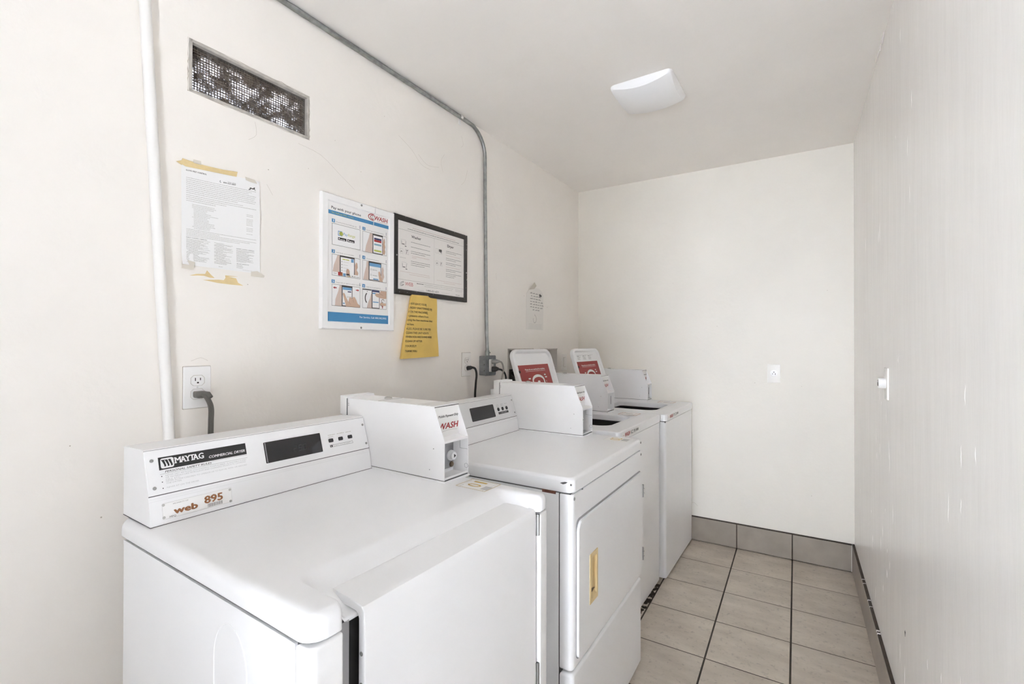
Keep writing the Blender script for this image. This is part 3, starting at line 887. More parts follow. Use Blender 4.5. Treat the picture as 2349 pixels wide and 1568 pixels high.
ln = MB().tube([(0.245, H + .001, 0.0175), (0.2435, H - 0.022, 0.0172), (0.2415, H - 0.030, 0.0125), (0.2395, H - 0.078, 0.0115)], 0.0014, 5)
ln.build('crack', 'pale_crack' if 'pale_crack' in MATS else 'panel_grey', po, label='grey crack down the top edge')
pr = Print()
X = lambda y: y - oy0
Z = lambda z: z - oz0
x0, x1 = 0.0295, W - 0.0205
x1 = X(1.4415)
pr.text('Pay with your phone', X(1.157), X(1.291), Z(1.7985), 0.0095, 'black', bold=0.012)
pr.rect(X(1.1445), X(1.4415), Z(1.778), Z(1.792), 'blue')
pr.text('Fast, PayRange FREE, and Easy.', X(1.158), X(1.258), Z(1.7825), 0.0052, 'lime', layer=3)
pr.text('No extra fees', X(1.262), X(1.330), Z(1.7825), 0.0048, 'skyblue', layer=3)
pr.text('WASH', X(1.359), X(1.428), Z(1.8015), 0.0165, 'red', bold=0.02, shear=0.12)
for k, (r_, w_) in enumerate(((0.020, .0035), (0.014, .003), (0.009, .0018))):
    pr.line([(X(1.345) + r_ * 1.25 * math.cos(a) + .008 + k * .003, Z(1.8095) + r_ * .62 * math.sin(a)) for a in [PI * (0.42 + 1.15 * i / 12) for i in range(13)]], w_, ('red', 'red', 'grey')[k])
pr.words(X(1.372), X(1.426), Z(1.7962), 0.0013, 'pinkred')
boxes = [(1.159, 1.288, 1.6655, 1.745), (1.2995, 1.423, 1.6635, 1.744), (1.159, 1.288, 1.552, 1.631), (1.2995, 1.423, 1.5515, 1.630), (1.159, 1.288, 1.4395, 1.5195), (1.2995, 1.423, 1.4405, 1.5175)]
caps = ['Download the free PayRange app', 'Launch app and locate machine', 'Add funds via credit/debit', 'Choose payment amount', 'Swipe left or right to select machine', 'Swipe up to send payment']
head = pr
steps = [Print() for _ in boxes]
for k, (a, b, c, d) in enumerate(boxes):
    pr = steps[k]
    a, b, c, d = X(a), X(b), Z(c), Z(d)
    pr.rect(a, a + 0.0135, d + 0.004, d + 0.0170, 'blue')
    pr.text(str(k + 1), a + (0.0058 if k == 0 else 0.0042), a + (0.0080 if k == 0 else 0.0095), d + 0.0065, 0.008, 'white', bold=0.02, layer=3)
    pr.text(caps[k], a + 0.019, a + 0.019 + 0.0031 * len(caps[k]), d + 0.0065, 0.0040, 'grey')
    pr.rect(b - 0.0022, b - 0.0004, d + 0.004, d + 0.0170, 'navy')
    pr.rect(a, b, c, d, 'white', 1)
    pr.frame(a, b, c, d, 0.0010, 'dark', 6)
def phone(y0, y1, z0, z1):
    pr.rect(X(y0), X(y1), Z(z0), Z(z1), 'dark', 3); pr.rect(X(y0) + .004, X(y1) - .003, Z(z0) + .003, Z(z1) - .006, 'white', 4)
def hand(pts, col='skin', layer=2): pr.poly([(X(a), Z(b)) for a, b in pts], col, layer)
pr = steps[0]
pr.frame(X(1.186), X(1.205), Z(1.7035), Z(1.7215), 0.0025, 'skyblue', 2)
pr.poly([(X(1.200) + .0085 * math.cos(a), Z(1.7125) + .008 * math.sin(a)) for a in [2 * PI * i / 12 for i in range(12)]], 'lime', 3)
pr.text('Pay', X(1.209), X(1.230), Z(1.7085), 0.010, 'skyblue', shear=.15); pr.text('Range', X(1.231), X(1.264), Z(1.7085), 0.010, 'lime', shear=.15)
for a, b in ((1.186, 1.2235), (1.2275, 1.261)):
    pr.rect(X(a), X(b), Z(1.6875), Z(1.6975), 'black', 2); pr.rect(X(a) + .003, X(a) + .008, Z(1.690), Z(1.695), 'white', 3)
    pr.words(X(a) + .010, X(b) - .002, Z(1.6895), .0028, 'white', layer=3)
pr = steps[1]
hand([(1.312, 1.6645), (1.317, 1.690), (1.330, 1.722), (1.336, 1.743), (1.352, 1.743), (1.348, 1.690), (1.352, 1.6645)], 'skinpale')
phone(1.349, 1.403, 1.6645, 1.7435)
hand([(1.401, 1.668), (1.404, 1.690), (1.402, 1.705), (1.406, 1.728), (1.411, 1.735), (1.415, 1.720), (1.413, 1.712), (1.417, 1.700), (1.414, 1.690), (1.417, 1.680), (1.413, 1.668)], 'skin', 4)
for z, h, c in ((1.7215, .007, 'navy'), (1.7125, .0085, 'red'), (1.6985, .007, 'teal'), (1.6735, .007, 'lime')):
    pr.rect(X(1.357), X(1.395), Z(z), Z(z) + h, c, 5)
pr = steps[2]
hand([(1.163, 1.566), (1.168, 1.590), (1.178, 1.614), (1.184, 1.630), (1.200, 1.630), (1.196, 1.566)], 'skinpale')
phone(1.194, 1.262, 1.560, 1.631)
hand([(1.262, 1.562), (1.264, 1.590), (1.263, 1.600), (1.268, 1.614), (1.274, 1.612), (1.276, 1.596), (1.271, 1.585), (1.279, 1.574), (1.276, 1.560)], 'skin', 4)
pr.rect(X(1.245), X(1.257), Z(1.611), Z(1.624), 'skyblue', 5); pr.words(X(1.206), X(1.238), Z(1.616), .004, 'lime', layer=5)
for k in range(4): pr.rect(X(1.202), X(1.205), Z(1.606 - k * .011), Z(1.610 - k * .011), 'grey', 5); pr.words(X(1.209), X(1.232), Z(1.607 - k * .011), .0016, 'faint', layer=5)
hand([(1.224, 1.556), (1.223, 1.574), (1.226, 1.583), (1.232, 1.584), (1.238, 1.578), (1.240, 1.556)], 'skin', 5)
pr.rect(X(1.161), X(1.287), Z(1.5535), Z(1.565), 'white', 5)
pr.text('VISA', X(1.165), X(1.180), Z(1.5580), .005, 'grey', layer=6)
pr.rect(X(1.186), X(1.206), Z(1.5545), Z(1.5675), 'red', 6); pr.rect(X(1.196), X(1.206), Z(1.5545), Z(1.5660), 'orange', 6); pr.rect(X(1.209), X(1.220), Z(1.5545), Z(1.5650), 'skyblue', 6)
pr.rect(X(1.226), X(1.241), Z(1.5560), Z(1.5600), 'grey', 6); pr.rect(X(1.228), X(1.243), Z(1.5540), Z(1.5560), 'gold', 6); pr.rect(X(1.249), X(1.252), Z(1.556), Z(1.560), 'black', 6); pr.words(X(1.254), X(1.284), Z(1.556), .003, 'pale', layer=6)
pr = steps[3]
hand([(1.304, 1.5535), (1.310, 1.580), (1.318, 1.606), (1.320, 1.628), (1.332, 1.628), (1.330, 1.590), (1.332, 1.5535)], 'skinpale')
phone(1.330, 1.395, 1.5540, 1.6300)
pr.rect(X(1.334), X(1.392), Z(1.6105), Z(1.6240), 'skyblue', 5)
for k in range(2): pr.frame(X(1.339), X(1.345), Z(1.595 - k * .022), Z(1.601 - k * .022), .0008, 'grey', 5); pr.words(X(1.350), X(1.374), Z(1.596 - k * .022), .002, 'grey', layer=5)
pr.rect(X(1.353), X(1.380), Z(1.558), Z(1.563), 'skyblue', 5)
hand([(1.386, 1.5535), (1.380, 1.578), (1.379, 1.590), (1.384, 1.596), (1.389, 1.590), (1.394, 1.575), (1.404, 1.5535)], 'skin', 6)
hand([(1.395, 1.580), (1.398, 1.608), (1.403, 1.616), (1.408, 1.604), (1.407, 1.590), (1.411, 1.575), (1.404, 1.560), (1.398, 1.562)], 'skinpale', 5)
pr = steps[4]
hand([(1.174, 1.4405), (1.176, 1.465), (1.188, 1.495), (1.194, 1.518), (1.206, 1.518), (1.202, 1.470), (1.206, 1.4405)], 'skinpale')
phone(1.203, 1.252, 1.4405, 1.5190)
pr.rect(X(1.208), X(1.248), Z(1.5030), Z(1.5130), 'skyblue', 5); pr.rect(X(1.230), X(1.246), Z(1.495), Z(1.499), 'navy', 5); pr.rect(X(1.209), X(1.216), Z(1.4490), Z(1.4540), 'skyblue', 5)
for k in range(3): pr.rect(X(1.228 + .007 * k), X(1.232 + .007 * k), Z(1.474), Z(1.480), 'faint', 5)
hand([(1.222, 1.4405), (1.213, 1.470), (1.207, 1.486), (1.210, 1.492), (1.216, 1.488), (1.224, 1.472), (1.233, 1.458), (1.237, 1.474), (1.243, 1.478), (1.250, 1.472), (1.256, 1.480), (1.263, 1.478), (1.270, 1.468), (1.276, 1.455), (1.287, 1.448), (1.287, 1.4405)], 'skin', 6)
pr.line([(X(1.234), Z(1.460)), (X(1.242), Z(1.449))], .0012, 'skindark', 7); pr.line([(X(1.253), Z(1.468)), (X(1.257), Z(1.458))], .0012, 'skindark', 7)
for s_, c_ in ((-1, 1.173), (1, 1.276)):
    pr.poly([(X(c_) + s_ * .008, Z(1.507)), (X(c_), Z(1.5115)), (X(c_), Z(1.5088)), (X(c_) - s_ * .008, Z(1.5088)), (X(c_) - s_ * .008, Z(1.5052)), (X(c_), Z(1.5052)), (X(c_), Z(1.5025))], 'red', 3)
pr = steps[5]
pr.line([(X(1.326) + .012 * math.cos(a), Z(1.481) + .020 * math.sin(a)) for a in [PI * (.62 + .75 * i / 8) for i in range(9)]], .005, 'dark', 2)
pr.rect(X(1.300), X(1.345), Z(1.5125), Z(1.5160), 'dark', 2); pr.rect(X(1.322), X(1.325), Z(1.506), Z(1.509), 'dark', 2)
hand([(1.322, 1.4410), (1.328, 1.462), (1.338, 1.482), (1.343, 1.500), (1.348, 1.500), (1.350, 1.4410)], 'skinpale')
phone(1.346, 1.387, 1.4420, 1.5150)
pr.rect(X(1.346), X(1.383), Z(1.5080), Z(1.5160), 'navy', 5); pr.rect(X(1.352), X(1.381), Z(1.4655), Z(1.4695), 'skyblue', 5); pr.rect(X(1.350), X(1.366), Z(1.500), Z(1.505), 'skyblue', 5)
hand([(1.362, 1.496), (1.370, 1.490), (1.388, 1.486), (1.408, 1.484), (1.422, 1.486), (1.422, 1.5155), (1.392, 1.5155), (1.386, 1.504), (1.366, 1.504)], 'skin', 6)
hand([(1.389, 1.462), (1.396, 1.470), (1.404, 1.466), (1.420, 1.466), (1.420, 1.456), (1.400, 1.454), (1.390, 1.456)], 'skin', 5)
pr.line([(X(1.404) + .007 * math.cos(a), Z(1.475) + .007 * math.sin(a)) for a in [2 * PI * i / 10 for i in range(9)]], .002, 'dark', 4)
pr.line([(X(1.386), Z(1.503)), (X(1.404), Z(1.498))], .0014, 'skindark', 7)
pr.poly([(X(1.402), Z(1.4565)), (X(1.406), Z(1.451)), (X(1.4035), Z(1.451)), (X(1.4035), Z(1.444)), (X(1.4005), Z(1.444)), (X(1.4005), Z(1.451)), (X(1.398), Z(1.451))], 'red', 7)
pr = foot = Print()
pr.rect(X(1.1435), X(1.4415), Z(1.3715), Z(1.4160), 'blue')
pr.text('For Service, Call: 800.342.5932', X(1.2875), X(1.4235), Z(1.4000), 0.0068, 'white', bold=0.02)
for p_, n_ in [(head, 'heading'), (foot, 'service_band')] + [(q, 'step_picture') for q in steps]:
    p_.build(n_, po, lambda x, y, h: (x, y, 0.0110 + h))

# ---- black framed washer / dryer instructions
fn = thing('framed_notice', 'black framed washer and dryer instruction sheet right of the white poster', 'notice', mtx=frame('L', 1.4640, 1.5125))
W2, H2 = 0.4970, 0.3425
fr = MB(); ring(fr, 0, W2, 0, H2, 0.0235, 0.014, 0.0175, 0.010)
fr.build('frame', 'frame_black', fn)
MB().box(0.022, W2 - 0.022, 0.018, H2 - 0.022, 0.003, 0.0105).build('sheet', 'notice_white', fn)
cp = MB()
for (x, y) in ((0.011, 0.165), (W2 - 0.010, 0.150)): cp.lathe([(0.0035, 0.016), (0.0035, 0.0188), (0.002, 0.0195)], (x, y, 0), 8)
cp.build_each('screw', 'hinge_steel', fn)
fl = MB()
for _ in range(16):
    side = rnd.randrange(3)
    x = rnd.uniform(.02, W2 - .01) if side else W2 - rnd.uniform(.004, .018); y = rnd.uniform(.006, .02) if side == 1 else (H2 - .004 if side == 2 else rnd.uniform(.01, H2))
    r_ = rnd.uniform(.0007, .0017)
    fl.lathe([(r_, 0.0160), (r_, 0.0182)], (x, y, 0), 5)
fl.build('paint_speck', 'paint_flake', fn, kind='stuff')
pr = Print(); X = lambda y: y - 1.4640; Z = lambda z: z - 1.5125
pr.words(X(1.575), X(1.870), Z(1.8115), 0.0026, 'rosy'); pr.words(X(1.545), X(1.900), Z(1.8025), 0.0030, 'grey')
pr.rect(X(1.4885), X(1.940), Z(1.7945), Z(1.7955), 'grey'); pr.rect(X(1.7155), X(1.7165), Z(1.580), Z(1.7945), 'pale'); pr.rect(X(1.4885), X(1.940), Z(1.5775), Z(1.5785), 'grey')
pr.text('Washer', X(1.568), X(1.628), Z(1.7680), 0.0118, 'black', bold=0.02); pr.text('Dryer', X(1.811), X(1.858), Z(1.7700), 0.0118, 'black', bold=0.02)
for z, n in ((1.748, 1), (1.727, 1), (1.708, 2), (1.664, 3)):
    for k in range(n): pr.words(X(1.565), X(1.695), Z(z - k * .0085), .0026, 'grey', .96 if k + 1 < n or n == 1 else .7)
pr.words(X(1.572), X(1.685), Z(1.6880), .0022, 'rosy'); pr.words(X(1.572), X(1.60), Z(1.681), .0022, 'rosy')
for z, n in ((1.748, 2), (1.714, 2), (1.692, 2), (1.660, 2), (1.640, 3)):
    for k in range(n): pr.words(X(1.800), X(1.925), Z(z - k * .0080), .0025, 'grey', (.95, .6, .5)[k])
for z in (1.728, 1.672): pr.words(X(1.800), X(1.920), Z(z), .0020, 'rosy', .9)
for z, a, b in ((1.612, 1.50, 1.685), (1.604, 1.555, 1.690), (1.600, 1.735, 1.920), (1.592, 1.785, 1.87)): pr.words(X(a), X(b), Z(z), .0018, 'rosy')
def icon(y0, y1, z0, z1, k):
    pr.frame(X(y0), X(y1), Z(z0), Z(z1), .0010, 'pale')
    if k == 0: pr.rect(X(y0) + .005, X(y1) - .006, Z(z0) + .002, Z(z0) + .005, 'dark'); pr.line([(X(y0) + .004, Z(z0) + .004), (X(y0) + .003, Z(z1) - .006)], .002, 'grey'); pr.rect(X(y1) - .004, X(y1) + .006, Z(z0) - .006, Z(z0) - .003, 'dark'); pr.line([(X(y1), Z(z0)), (X(y1) + .004, Z(z1) - .004)], .0016, 'grey')
    if k == 1: pr.line([(X(y0) + .005, Z(z0) + .006), (X(y0) + .009, Z(z0) + .012), (X(y0) + .014, Z(z0) + .007)], .0022, 'dark')
    if k == 2: pr.rect(X(y0) + .005, X(y1) - .004, Z(z1) - .006, Z(z1) - .004, 'dark'); pr.line([((X(y0) + X(y1)) / 2, Z(z1) - .005), ((X(y0) + X(y1)) / 2 - .003, Z(z0) + .003)], .0024, 'dark')
    if k == 3: pr.rect(X(y0) + .002, X(y1) - .002, Z(z0) + .011, Z(z1) - .001, 'dark'); pr.poly([(X(y0) + .004, Z(z0) + .011), (X(y1) - .004, Z(z0) + .011), (X(y1) - .003, Z(z0) + .003)], 'grey')
icon(1.506, 1.532, 1.729, 1.752, 0); icon(1.499, 1.519, 1.690, 1.711, 1); icon(1.530, 1.552, 1.690, 1.713, 2); icon(1.511, 1.537, 1.630, 1.655, 0); pr.words(X(1.500), X(1.535), Z(1.672), .0022, 'pale')
icon(1.727, 1.743, 1.728, 1.750, 4); icon(1.748, 1.772, 1.727, 1.750, 3); icon(1.727, 1.745, 1.672, 1.692, 1); icon(1.757, 1.775, 1.671, 1.691, 2)
pr.text('WEB', X(1.530), X(1.579), Z(1.5535), 0.0155, 'pinkred', bold=0.012)
for k in range(3):
    pr.line([(X(1.514) + (.014 - .003 * k) * math.cos(a) + .002 * k, Z(1.5605) + (.0105 - .0028 * k) * math.sin(a + .5)) for a in [2 * PI * i / 14 * .8 + .8 for i in range(14)]], .0016, 'grey')
pr.text('1-800-421-6571', X(1.664), X(1.749), Z(1.5405), 0.0080, 'dark', bold=0.01)
pr.words(X(1.602), X(1.646), Z(1.5685), .0030, 'dark'); pr.words(X(1.650), X(1.855), Z(1.5690), .0022, 'pale'); pr.words(X(1.652), X(1.850), Z(1.5610), .0022, 'pale'); pr.words(X(1.870), X(1.930), Z(1.5680), .0020, 'pale'); pr.words(X(1.872), X(1.925), Z(1.5610), .0020, 'pale')
pr.words(X(1.612), X(1.648), Z(1.5400), .0022, 'pale'); pr.words(X(1.770), X(1.825), Z(1.5430), .0020, 'faint'); pr.words(X(1.874), X(1.905), Z(1.5415), .0028, 'grey')
pr.build('printed_text', fn, lambda x, y, h: (x, y, 0.0105 + h))

# ---- curled yellow note
yn = thing('yellow_note', 'curled yellow typed note hanging under the black framed notice', 'paper', mtx=frame('L', 1.5, 1.234))
YH = 0.282
def ymap(y, z, h=0.0):
    """y, z: wall coordinates as read off a plane 2 cm out"""
    t = min(max((1.516 - z) / YH, 0), 1)
    yl = 1.5535 - 0.0565 * t ** 0.9 + 0.0015 * math.sin(t * 7); yr = 1.727 + 0.014 * t ** 1.6 + 0.002 * math.sin(t * 9)
    s = (y - yl) / (yr - yl)
    d = 0.006 + 0.026 * max(1 - s, 0) ** 1.3 * (0.55 + .45 * t) + 0.010 * math.exp(-((s - .55) / .25) ** 2)
    if s < 0.06: d -= 0.016 * (1 - max(s, 0) / 0.06) ** 2
    return (y - 1.5 - (d - 0.02) * 0.95, z - 1.234 - (d - .02) * 0.03, d + h)
sh = MB(); NY, NZ = 22, 18
vs = []
for j in range(NZ + 1):
    t = j / NZ; z = 1.516 - YH * t
    yl = 1.5535 - 0.0565 * t ** 0.9 + 0.0015 * math.sin(t * 7); yr = 1.727 + 0.014 * t ** 1.6 + 0.002 * math.sin(t * 9)
    row = [(yl + (yr - yl) * (i / NY) ** 1.25, z + 0.004 * (i / NY) * (1 - t) - 0.006 * (i / NY) * t * -1) for i in range(NY + 1)]
    e0 = ymap(*row[0])
    vs += [(e0[0] + 0.022, e0[1], 0.0022), (e0[0] + 0.006, e0[1], 0.0035)] + [ymap(a, b) for a, b in row]
NC = NY + 3
sh.add(vs, [(j * NC + i, j * NC + i + 1, (j + 1) * NC + i + 1, (j + 1) * NC + i) for j in range(NZ) for i in range(NC - 1)])
sh.build('sheet', 'paper_yellow', yn, recalc=False)
pr = Print()
rows = [('NOT LEAVE YOUR', 1.549, 1.655, 1.4720, 1), ('UNDRY UNATTENDED IN', 1.545, 1.692, 1.4540, 1), ('R ON THE MACHINES.', 1.541, 1.664, 1.4360, 1),
        ('t prevents others from', 1.538, 1.667, 1.4180, 0), ('using the few machines that', 1.533, 1.696, 1.4000, 0), ('we have.', 1.531, 1.575, 1.3810, 0),
        ('ALSO, PLEASE BE SURE TO', 1.528, 1.684, 1.3610, 0), ('CLEAN THE LINT VENTS', 1.525, 1.669, 1.3430, 0), ('WHEN YOU ARE DONE AND', 1.523, 1.690, 1.3255, 0), ('CLEAN UP AFTER', 1.522, 1.627, 1.3065, 0), ('YOURSELF!', 1.522, 1.590, 1.2850, 0), ('THANK YOU.', 1.520, 1.596, 1.2630, 0)]
for t_, a, b, z, u in rows:
    pr.text(t_, a, b, z, 0.0088, 'notewrite', bold=0.012)
    if u: pr.rect(a, b, z - .0030, z - .0018, 'notewrite')
pr.build('printed_text', yn, lambda x, y, h: ymap(x, y, h + 0.0006))

# ---- small handwritten note
hn = thing('handwritten_note', 'small white handwritten note with a curled top, left of the back corner', 'paper', mtx=frame('L', 2.570, 1.392))
sh = MB()
def hmap(x, y, h=0):
    t = y / 0.235
    return (x, y, 0.0025 + h)
out = [(0.0, 0.0), (0.22, 0.0), (0.223, 0.16), (0.222, 0.225), (0.205, 0.252), (0.165, 0.270), (0.075, 0.268), (0.035, 0.252), (0.006, 0.226), (0.002, 0.12)]
sh.loops([[hmap(x, y, -0.0006) for x, y in out], [hmap(x, y) for x, y in out]])
sh.build('sheet', 'paper_note', hn)
cu_ = MB(); cu_.add([(0.032, 0.250, 0.003), (0.100, 0.262, 0.004), (0.118, 0.283, 0.010), (0.078, 0.302, 0.018), (0.055, 0.280, 0.014)], [(0, 1, 2, 3, 4), (4, 3, 2, 1, 0)])
cu_.build('curled_corner', 'clear_tape', hn, recalc=False)
pr = Print()
for k, (a, b) in enumerate(((0.048, 0.160), (0.060, 0.178), (0.050, 0.182), (0.050, 0.192), (0.048, 0.205), (0.050, 0.196), (0.080, 0.150))):
    x = a; y = 0.226 - k * 0.0175 + 0.004
    while x < b:
        w = rnd.uniform(.014, .034); n = max(3, int(w / .0045))
        pr.line([(x + w * i / n, y - (x - .05) * .02 + (0.0075 if i % 2 else 0) * rnd.uniform(.5, 1.1)) for i in range(n + 1)], .0020, 'black')
        x += w + rnd.uniform(.007, .014)
pr.rect(0.166, 0.196, 0.219, 0.230, 'dark'); pr.rect(0.172, 0.186, 0.233, 0.236, 'dark')
pr.build('handwriting', hn, lambda x, y, h: hmap(x, y, h + .0004))
pr = Print()
pr.line([(0.108, 0.090), (0.108, 0.100)], .003, 'grey')
pr.line([(0.090, 0.074), (0.090, 0.062), (0.095, 0.050), (0.106, 0.044), (0.118, 0.048), (0.126, 0.060), (0.128, 0.072), (0.124, 0.084), (0.112, 0.094)], .0024, 'grey')
pr.build('doodle', hn, lambda x, y, h: hmap(x, y, h + .0004))
pr = Print()
for k in range(4): pr.rect(0.03, 0.20, 0.008 + k * .009, 0.0095 + k * .009, 'faint')
pr.build('ruled_lines', hn, lambda x, y, h: hmap(x, y, h + .0004))

# ------------------------------------------------------------------ ceiling light
cl = thing('ceiling_light', 'square white puffed ceiling light on the ceiling', 'light', mtx=frame('C', 0.8755, 2.2000))
MB().slab(-0.128, 0.128, -0.128, 0.128, 0.0001, 0.008, 0.012).build('base', 'plastic_white', cl)
df = MB()
G = 28; A = 0.1365
def dz(x, y):
    # domed bottom cut by steep, slightly flared sides
    dome = 0.020 + 0.052 * (1 - (x / A) ** 2) ** .8 * 0.55 + 0.052 * (1 - (y / A) ** 2) ** .8 * 0.45 if abs(x) < A and abs(y) < A else 0.018
    return dome
def ringpt(k, n, d):
    return rr(-A, A, -A, A, 0.020, 5, d)
outer = rr(-A, A, -A, A, 0.022, 6)
def dense(d):
    base_ = rr(-A, A, -A, A, 0.022, 6, d)
    outp = []
    for i in range(len(base_)):
        p, q = base_[i], base_[(i + 1) % len(base_)]
        L_ = math.hypot(q[0] - p[0], q[1] - p[1])
        n_ = 12 if i % 7 == 6 else 1
        for k in range(n_): outp.append((p[0] + (q[0] - p[0]) * k / n_, p[1] + (q[1] - p[1]) * k / n_))
    return outp
lp = []
e = dense(0.0)
lp.append([(x, y, 0.006) for x, y in e]); lp.append([(x, y, 0.010) for x, y in e])
def crest(x, y):  # depth of the crease between side and bottom
    return 0.062 - 0.022 * ((x / A) ** 2 + (y / A) ** 2)
cr_ = [(x * (1 - 0.0), y, crest(x, y)) for x, y in e]
fl_ = lambda h: 1 - .26 * (h - .010) / .1
lp.append([(x * (1 - .08 * (h - .010) / .1), y * (1 - .08 * (h - .010) / .1), .010 + (h - .010) * .5) for x, y, h in cr_])
for sc_ in (1, .94, .85, .72, .55, .36, .18, .04):
    lp.append([(x * sc_ * fl_(h), y * sc_ * fl_(h), crest(x * sc_, y * sc_)) for x, y, h in cr_])
df.loops(lp)
df.build('diffuser', 'diffuser', cl, ang=34)

# ------------------------------------------------------------------ machines
def machine(name, label, cat, x, y, a, group):
    return thing(name, label, cat, (x, y, 0), PI / 2 - a, group)
FRONT = lambda v0: (lambda x, y, z: (x, v0 - z, y))       # slab laid on a front face at depth v0

def feet(root, w, d):
    for fx in (0.06, w - 0.06):
        for fy in (0.07, d - 0.07):
            MB().lathe([(0.018, 0.0), (0.018, 0.008), (0.009, 0.012), (0.009, 0.05)], (fx, fy, 0), 10).build('foot', 'rubber', root)

def coin_box(root, u0, u1, vf, vb, zt, slot=False, plate=True):
    z0, z1 = zt + 0.007, 1.1225
    h = MB()
    chk = [(vf, z0), (vf, 1.0295), (vf + .039, 1.1215), (vf + .056, z1), (vf + .056, z0)]
    fx = lambda x, y, z: (z, x, y)
    h.prism(chk, u0, u0 + .0018, f=fx); h.prism(chk, u1 - .0018, u1, f=fx)
    h.box(u0, u1, vf + .056, vb, z0, z1)
    h.box(u0, u1, vf + .0365, vf + .058, z1 - .003, z1)
    h.box(u0 + .001, u1 - .001, vf + .002, vf + .058, z0, z0 + .002)
    h.prism([(vf + .001, 1.0225), (vf + .001, 1.0290), (vf + .040, 1.0330), (vf + .056, 1.0330), (vf + .056, 1.0290), (vf + .005, 1.0255)], u0 + .001, u1 - .001, f=fx)
    h.box(u0 + .001, u1 - .001, vf + .002, vf + .0035, z0, z0 + .0065)
    box = h.build('coin_box', 'box_white', root, ang=25)
    MB().box(u0 + .0018, u1 - .0018, vf + .036, vf + .040, 1.0325, z1 - .002).build('label_card', 'label_white', box)
    MB().box(u0 - .001, u1 + .003, vf - .003, vb, zt - .001, zt + .0048).build('base_plate', 'box_white', box)
    MB().box(u0 + .002, u1 - .001, vf + .001, vb, zt + .0046, z0 + .0005).build('seam', 'seam', box)
    cp = MB()
    cp.box(u0 - .004, u1 + .003, vb - .026, vb + .004, 1.0705, 1.1225)
    cp.prism([(vb - .030, 1.1225), (vb - .027, 1.1290), (vb + .004, 1.1300), (vb + .004, 1.1225)], u0 - .004, u1 + .003, f=fx)
    cp.build('end_cap', 'box_white', box)
    MB().box(u0 - .002, u1 + .001, vb - .0275, vb - .0255, 1.068, 1.1262).build('cap_gap', 'seam', box)
    MB().lathe([(0.0125, 0), (0.0125, 0.002), (0.010, 0.0055), (0.004, 0.0075)], ((u0 + u1) / 2 + .016, vf + .300, z1 - .0005), 14).build('top_lock', 'metal', box)
    ss = MB(); ss.box(u0 + .004, u1 - .001, vf + .2725, vf + .2740, z1 - .001, z1 + .0003); ss.box(u0 + .0005, u1 - .0005, vf + .0360, vf + .0375, z1 - .004, z1 - .0015)
    ss.build_each('lid_seam', 'seam', box)
    MB().box(u0 + .006, u1 - .004, vf + .042, vf + .110, z1 - .0005, z1 + .0010).build('reader_window', 'panel_grey', box)
    if plate:
        MB().box(u0 + .010, u1 - .004, vf + .0535, vf + .0562, z0 + .012, 1.0285).build('lock_plate', 'mid_grey' if not slot else 'panel_grey', box)
        if not slot:
            lk = MB(lambda x, y, z: (x, vf + .0545 - z, y))
            lk.lathe([(0.0155, 0), (0.0155, .006), (0.012, .010), (0.0115, .016), (0.009, .017)], (u1 - .0175, 0.9690, 0), 16)
            lk.build('lock', 'box_white', box)
            MB(lambda x, y, z: (x, vf + .0545 - z, y)).prism([(u1 - .019, .964), (u1 - .0115, .9690), (u1 - .019, .9745)], 0.0165, 0.0180).build('key_slot', 'black_plastic', box)
            MB(lambda x, y, z: (x, vf + .0545 - z, y)).lathe([(0.0085, 0), (0.0085, .004), (0.005, .007)], (u1 - .0135, 0.9420, 0), 8).build('bolt', 'brass_bolt', box)
    rw = MB(lambda x, y, z: (u1 - .0018 - z, x, y))
    if slot: rw.box(vf + .018, vf + .021, .952, 1.000, 0, .0006)
    else:
        rw.tube([(vf + .006 + .0065 * math.cos(t), .942 + .0065 * math.sin(t), .0002) for t in [2 * PI * q / 14 for q in range(15)]], .0005, 4)
        rw.box(vf + .029, vf + .030, .9905, 1.0260, 0, .0005); rw.box(vf + .001, vf + .029, .9905, .9912, 0, .0005)
    rw.build_each('cutout', 'mid_grey', box)
    pr = Print()
    pr.text('Mobile Payment Only', u0 + .014, u1 - .0030, 1.0880, 0.0068, 'black', bold=0.012, shear=0.22)
    pr.text('WASH', u0 + .016, u1 - .0035, 1.0545, 0.0165, 'red', bold=0.035, shear=0.16)
    pr.line([(u0 + .02 + .075 * i / 8, 1.0460 + .004 * math.sin(PI * i / 9)) for i in range(9)], .0008, 'pale')
    pr.build('printed_label', box, lambda x, y, h: (x, vf + .036 - h, y))
    nk = MB(lambda x, y, z: (u0 - z, x, y))
    nk.lathe([(.0014, 0), (.0014, .0005)], (vf + .040, 1.005, 0), 6); nk.lathe([(.0012, 0), (.0012, .0005)], (vf + .055, .945, 0), 6)
    nk.box(vb - .034, vb - .0315, 1.1050, 1.1065, 0, .0004); nk.box(vb - .034, vb - .0315, 1.0990, 1.1005, 0, .0004)
    nk.build_each('dent', 'seam', box)
    return box

